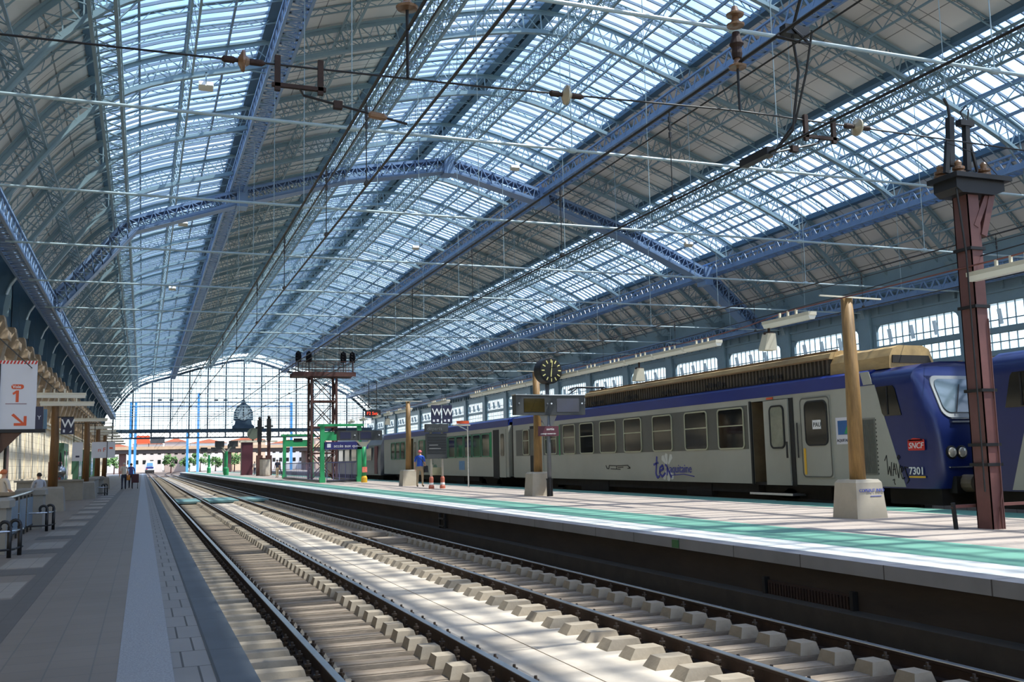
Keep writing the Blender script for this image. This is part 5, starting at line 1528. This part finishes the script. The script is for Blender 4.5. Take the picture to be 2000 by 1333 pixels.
MB().box(-.13, -.07, -.05, -.04, 3.1, 3.2).prism([(.06, 3.1), (.14, 3.1), (.14, 3.18)], .01, 'Y', -.05).build('pictogram', SIGNW, t)
MB().box(-.30, .2, -.02, .02, 3.60, 3.64).build('hanger', BLACK, t)
t = thing('hanging_sign', 'wide white hanging sign with small red letters farther down the left platform', 'sign', (-2.08, 60, 0))
MB().box(-.62, .17, -.05, .05, 2.45, 3.35).box(.20, .60, -.05, .05, 2.45, 3.35).build('panel', SIGNW, t)
MB().box(.17, .20, -.08, .08, 1.6, 3.4).build('post', BLACK, t)
lettering('n F', .34, ORANGE, (-.30, -.06, 2.8), FACE_NEGY, t)
MB().box(.30, .48, -.055, -.05, 2.95, 3.05).build('mark', ORANGE, t)
MB().box(-.5, -.46, -.02, .02, 3.35, 4.42).box(.4, .44, -.02, .02, 3.35, 4.42).box(-.5, .44, -.015, .015, 4.39, 4.43).build('hanger', BLACK, t)
t = thing('hanging_sign', 'narrower white hanging sign left of the second left pole', 'sign', (-3.42, 60, 0))
MB().box(-.28, .26, -.05, .05, 2.3, 3.35).build('panel', SIGNW, t)
MB().box(-.24, -.2, -.02, .02, 3.35, 4.42).box(.2, .24, -.02, .02, 3.35, 4.42).box(-.24, 1.0, -.015, .015, 4.39, 4.43).build('hanger', BLACK, t)
MB().box(-.1, .1, -.055, -.05, 2.5, 2.6).build('mark', NAVY, t)
t = thing('information_stand', 'blue legged information stand with a round chrome head by the second left pole', 'stand', (-3.72, 52, PL))
for x in (-.14, .14): MB().bar((x, 0, 0), (x*.8, 0, 1.0), .09, .14).build('leg', mat('stand_blue', rgb(70, 104, 134), .4, .2, .1, 3), t)
MB().box(-.22, .22, -.2, .2, 0, .06).build('foot', CHROME, t)
MB().lathe([(.05, 1.0), (.16, 1.05), (.27, 1.18), (.29, 1.32), (.22, 1.48), (.08, 1.56)], (0, 0, 0), (0, 0, 1), 18).build('head', CHROME, t, True)
MB().lathe([(.06, 1.56), (.06, 1.7), (.03, 1.75), (.06, 1.8), (.06, 1.95), (.03, 2.2)], (0, 0, 0), (0, 0, 1), 10).build('finial', BLACK, t)
t = thing('narrow_poster', 'tall narrow black framed poster on the sunlit left wall', 'poster', (-7.22, 62, 0))
MB().box(-.02, .06, -.55, .55, 1.4, 3.3).build('frame', BLACK, t)
MB().box(.06, .07, -.4, .4, 1.55, 3.15).build('sheet', mat('poster_grey', rgb(110, 84, 76), .6, 0, .2, 3), t)
n = 0
for y in (96, 118, 131, 145, 160):
    n += 1
    d = struct(MB().box(-7.35, -6.6, y, y+5.5, PL, 4.2).build('door_%d' % n, mat('shopfront_green_%d' % n, rgb(46, 86, 66), .5, 0, .1, 2)))
    MB().box(-6.6, -6.56, y+.3, y+5.2, 1.0, 3.5).build('pane', DARKGLASS, d)
    MB().box(-6.62, -6.54, y+2.6, y+2.8, PL, 3.6).build('door_frame', GREEN, d)
for y, c, lb in ((74, (110, 44, 44), 'red'),):
    t = thing('vending_machine', 'dark %s ticket machine near the far left stone wall' % lb, 'vending machine', (-5.6, y, PL))
    MB().prism(rrect(-.45, .45, 0, 1.9, .06), .8, 'X', -.4).build('cabinet', mat('machine_'+lb, rgb(*c), .4, 0, .1, 3), t)
    MB().box(-.35, .35, -.47, -.45, .9, 1.7).build('front_panel', DARKGLASS, t)
    MB().box(.41, .43, -.3, .3, .4, 1.7).build('side_panel', SIGNW, t)

# ---------------------------------------------------------------- things far down the green platform
def far_post(x, y, h, label):
    t = thing('lamp_mast', label, 'mast', (x, y, PR), 0, 'far brown masts')
    MB().box(-.18, .18, -.18, .18, 0, h).box(-.35, .35, -.3, .3, 0, 2.4).build('column', BR2, t)
    MB().box(-.25, .25, -.25, .25, h, h+2.6).box(-.5, .5, -.1, .1, h+1.6, h+1.8).lathe([(.12, 0), (.2, .2), (.12, .4)], (0, 0, h+2.6)).build('head', BLACK, t)
far_post(13.0, 120, 4.0, 'left one of two brown masts with black heads far down the green platform')
far_post(14.2, 121, 4.2, 'right one of two brown masts with black heads far down the green platform')
t = thing('ticket_kiosk', 'dark maroon kiosk tower far down the green platform', 'kiosk', (12.6, 131, PR))
MB().box(-.7, .7, -.7, .7, 0, 4.2).build('body', MAROON, t); MB().box(-.9, 3.8, -.8, .8, 4.2, 4.4).build('canopy', CREAM, t)
MB().lathe([(.75, 0), (.75, .25)], (.7, -.6, 5.3), (0, -1, 0), 20).build('clock_disc', mat('disc_olive', rgb(96, 104, 90), .5, 0, .1, 2), t)
MB().box(.6, .8, -.6, -.5, 4.4, 4.7).build('disc_stem', BR2, t)
for x, y, lb in ((10.6, 138, 'left'), (12.0, 158, 'middle'), (11.2, 185, 'farthest')):
    t = thing('lamp_post', '%s forked green post far down the green platform' % lb, 'lamp post', (x, y, PR), 0, 'far green posts')
    MB().tube([(0, 0, 0), (0, 0, 3.2)], .2, 10).lathe([(.34, 0), (.34, .9), (.2, 1.1)], (0, 0, 0)).build('post', GREEN, t)
    MB().bar((0, 0, 3.1), (-.9, 0, 4.2), .16).bar((0, 0, 3.1), (.9, 0, 4.2), .16).build('fork', CREAM, t)
    for sx in (-1.5, .3): MB().box(sx, sx+1.2, -.2, .2, 3.8, 4.6).build('screen', DGREY, t)
t = thing('waste_bin', 'pale ribbed concrete bin far down the green platform', 'bin', (13.1, 115, PR))
m = MB().lathe([(.55, 0), (.6, .1), (.6, 1.9), (.5, 2.0)], (0, 0, 0), (0, 0, 1), 12)
m.build('drum', CONC, t); MB().lathe([(.62, 1.9), (.62, 2.05)], (0, 0, 0)).build('rim', BR2, t)

# ---------------------------------------------------------------- outside the far gable
BLUEP = mat('bright_blue_paint', rgb(84, 160, 224), .45, 0, .05, 2)
t = thing('signal_gantry', 'bright blue gantry on tall posts just outside the glazed gable', 'gantry', (0, 226, -.28))
for x, h in ((-2.6, 16.3), (-1.6, 16.3), (9.1, 9.5), (11.3, 18.3), (31.5, 16.3)): MB().box(x-.26, x+.26, -.26, .26, 0, h).build('post', BLUEP, t)
MB().box(-2.6, 31.5, -.12, .12, 16.1, 16.35).box(-2.6, 31.5, -.12, .12, 15.1, 15.35).build('beam', STEELB, t)
for x in (3.2, 5.6, 15, 17): MB().lathe([(.05, -.5), (.22, -.3), (.22, .3), (.05, .5)], (x, 0, 16.7), (1, 0, 0), 10).build('insulator', BLACK, t)
t = thing('road_bridge', 'brown road bridge crossing the yard tracks beyond the hall', 'bridge', (0, 330, 0))
MB().box(-40, 120, 0, 12, 6.2, 7.6).build('deck', mat('bridge_brown', rgb(70, 60, 54), .8, 0, .2, .4), t)
MB().box(-40, 120, -.3, .3, 7.4, 8.4).build('parapet', mat('bridge_parapet', rgb(190, 160, 128), .8, 0, .15, .4), t)
bb = MB().box(-2.2, 2.0, -.5, -.3, 9.4, 11.8).build('hoarding', ORANGE, t)
MB().box(-2, -1.8, -.3, -.1, 8.3, 11.5).box(1.6, 1.8, -.3, -.1, 8.3, 11.5).build('hoarding_post', BR2, t)
MB().box(2.1, 6.4, -.5, -.3, 9.3, 11.4).build('hoarding', DGREY, t)
for x in (-18, -6, 26, 52, 80): MB().box(x-1, x+1, 1, 11, -.3, 6.3).build('pier', BR2, t)
t = thing('train', 'white and blue train waiting on the track under the bridge', 'train', (2.4, 365, 0))
ol = [(-1.45, .9), (1.45, .9), (1.45, 3.2), (1.15, 4.0), (-1.15, 4.0), (-1.45, 3.2)]
MB().prism(ol, 60, 'Y', 0).build('body', WHITE, t)
MB().prism([(-1.0, 2.3), (1.0, 2.3), (.9, 3.4), (-.9, 3.4)], .1, 'Y', -.08).build('windscreen', mat('far_windscreen', rgb(110, 160, 196), .2, 0, .1, 1), t)
MB().box(-1.2, 1.2, -.08, 0, 1.5, 2.0).build('front_band', TRAINB, t)
MB().box(-1.45, 1.45, -.2, 58, -.28, .9).build('skirt', UNDER, t)
MB().box(-1.3, -.8, -.1, 0, 1.1, 1.4).build('tail_lamp', RED, t)
rs = random.Random(3)
bl = [(-16, 12, (206, 198, 186), 9), (-4, 12, (206, 194, 182), 10.5), (9, 9, (176, 160, 150), 11.5), (19, 15, (222, 214, 202), 10.5), (37, 14, (210, 180, 150), 11.8), (54, 16, (204, 204, 206), 10.2), (72, 18, (196, 170, 150), 12), (94, 22, (210, 206, 200), 11)]
for i, (x, w, c, h) in enumerate(bl):
    o = thing('building', '%s low town building showing above the bridge, from the left' % ordinal(i+1), 'building', (x, 440+7*(i % 3), -.28), 0, 'town buildings')
    MB().box(0, w, 0, 12, 0, h+1.5).build('wall', mat('building_wall_%d' % i, rgb(*c), .8, 0, .08, .2), o)
    MB().prism([(-.4, h+1.5), (w+.4, h+1.5), (w*.5, h+3.2)], 12.6, 'Y', -.3).build('roof', mat('building_roof_%d' % i, rgb(190, 110, 80), .8, 0, .1, .3), o)
    for k in range(int(w/3)):
        for z in (3.5, 7.5, 11):
            if z < h-1: MB().box(1+3*k, 2.3+3*k, -.05, .02, z, z+1.7).build('window', DARKGLASS, o)
LEAF = mat('tree_leaves', rgb(84, 118, 62), .8, 0, .35, .6)
def tree(x, y, h, label):
    t = thing('tree', label, 'tree', (x, y, -.28), 0, 'trees beyond the bridge')
    MB().tube([(0, 0, 0), (.1, 0, h*.55)], [.25, .12], 8).build('trunk', BR2, t)
    m = MB()
    cl = [Vector((rs.uniform(-.32, .32)*h, rs.uniform(-.3, .3)*h, rs.uniform(.42, .95)*h)) for _ in range(9)]
    for k in range(420):
        d0 = Vector((rs.gauss(0, 1), rs.gauss(0, 1), rs.gauss(0, 1))).normalized()*rs.uniform(.3, 1)*h*.17
        c = cl[k % 9]+d0
        d = Vector((rs.uniform(-1, 1), rs.uniform(-1, 1), rs.uniform(-1, 1))).normalized()*.38
        e = d.orthogonal().normalized()*.24
        m.add([c-d, c+e, c+d, c-e], [(0, 1, 2, 3)])
    m.build('foliage', LEAF, t)
for i, (x, y, h) in enumerate(((9, 352, 6.2), (14, 356, 5.4), (18.5, 354, 6.4), (24, 360, 5.6), (30, 355, 6.6), (-9, 358, 6))):
    tree(x, y, h, '%s leafy tree seen under the bridge, from the left' % ordinal(i+1))
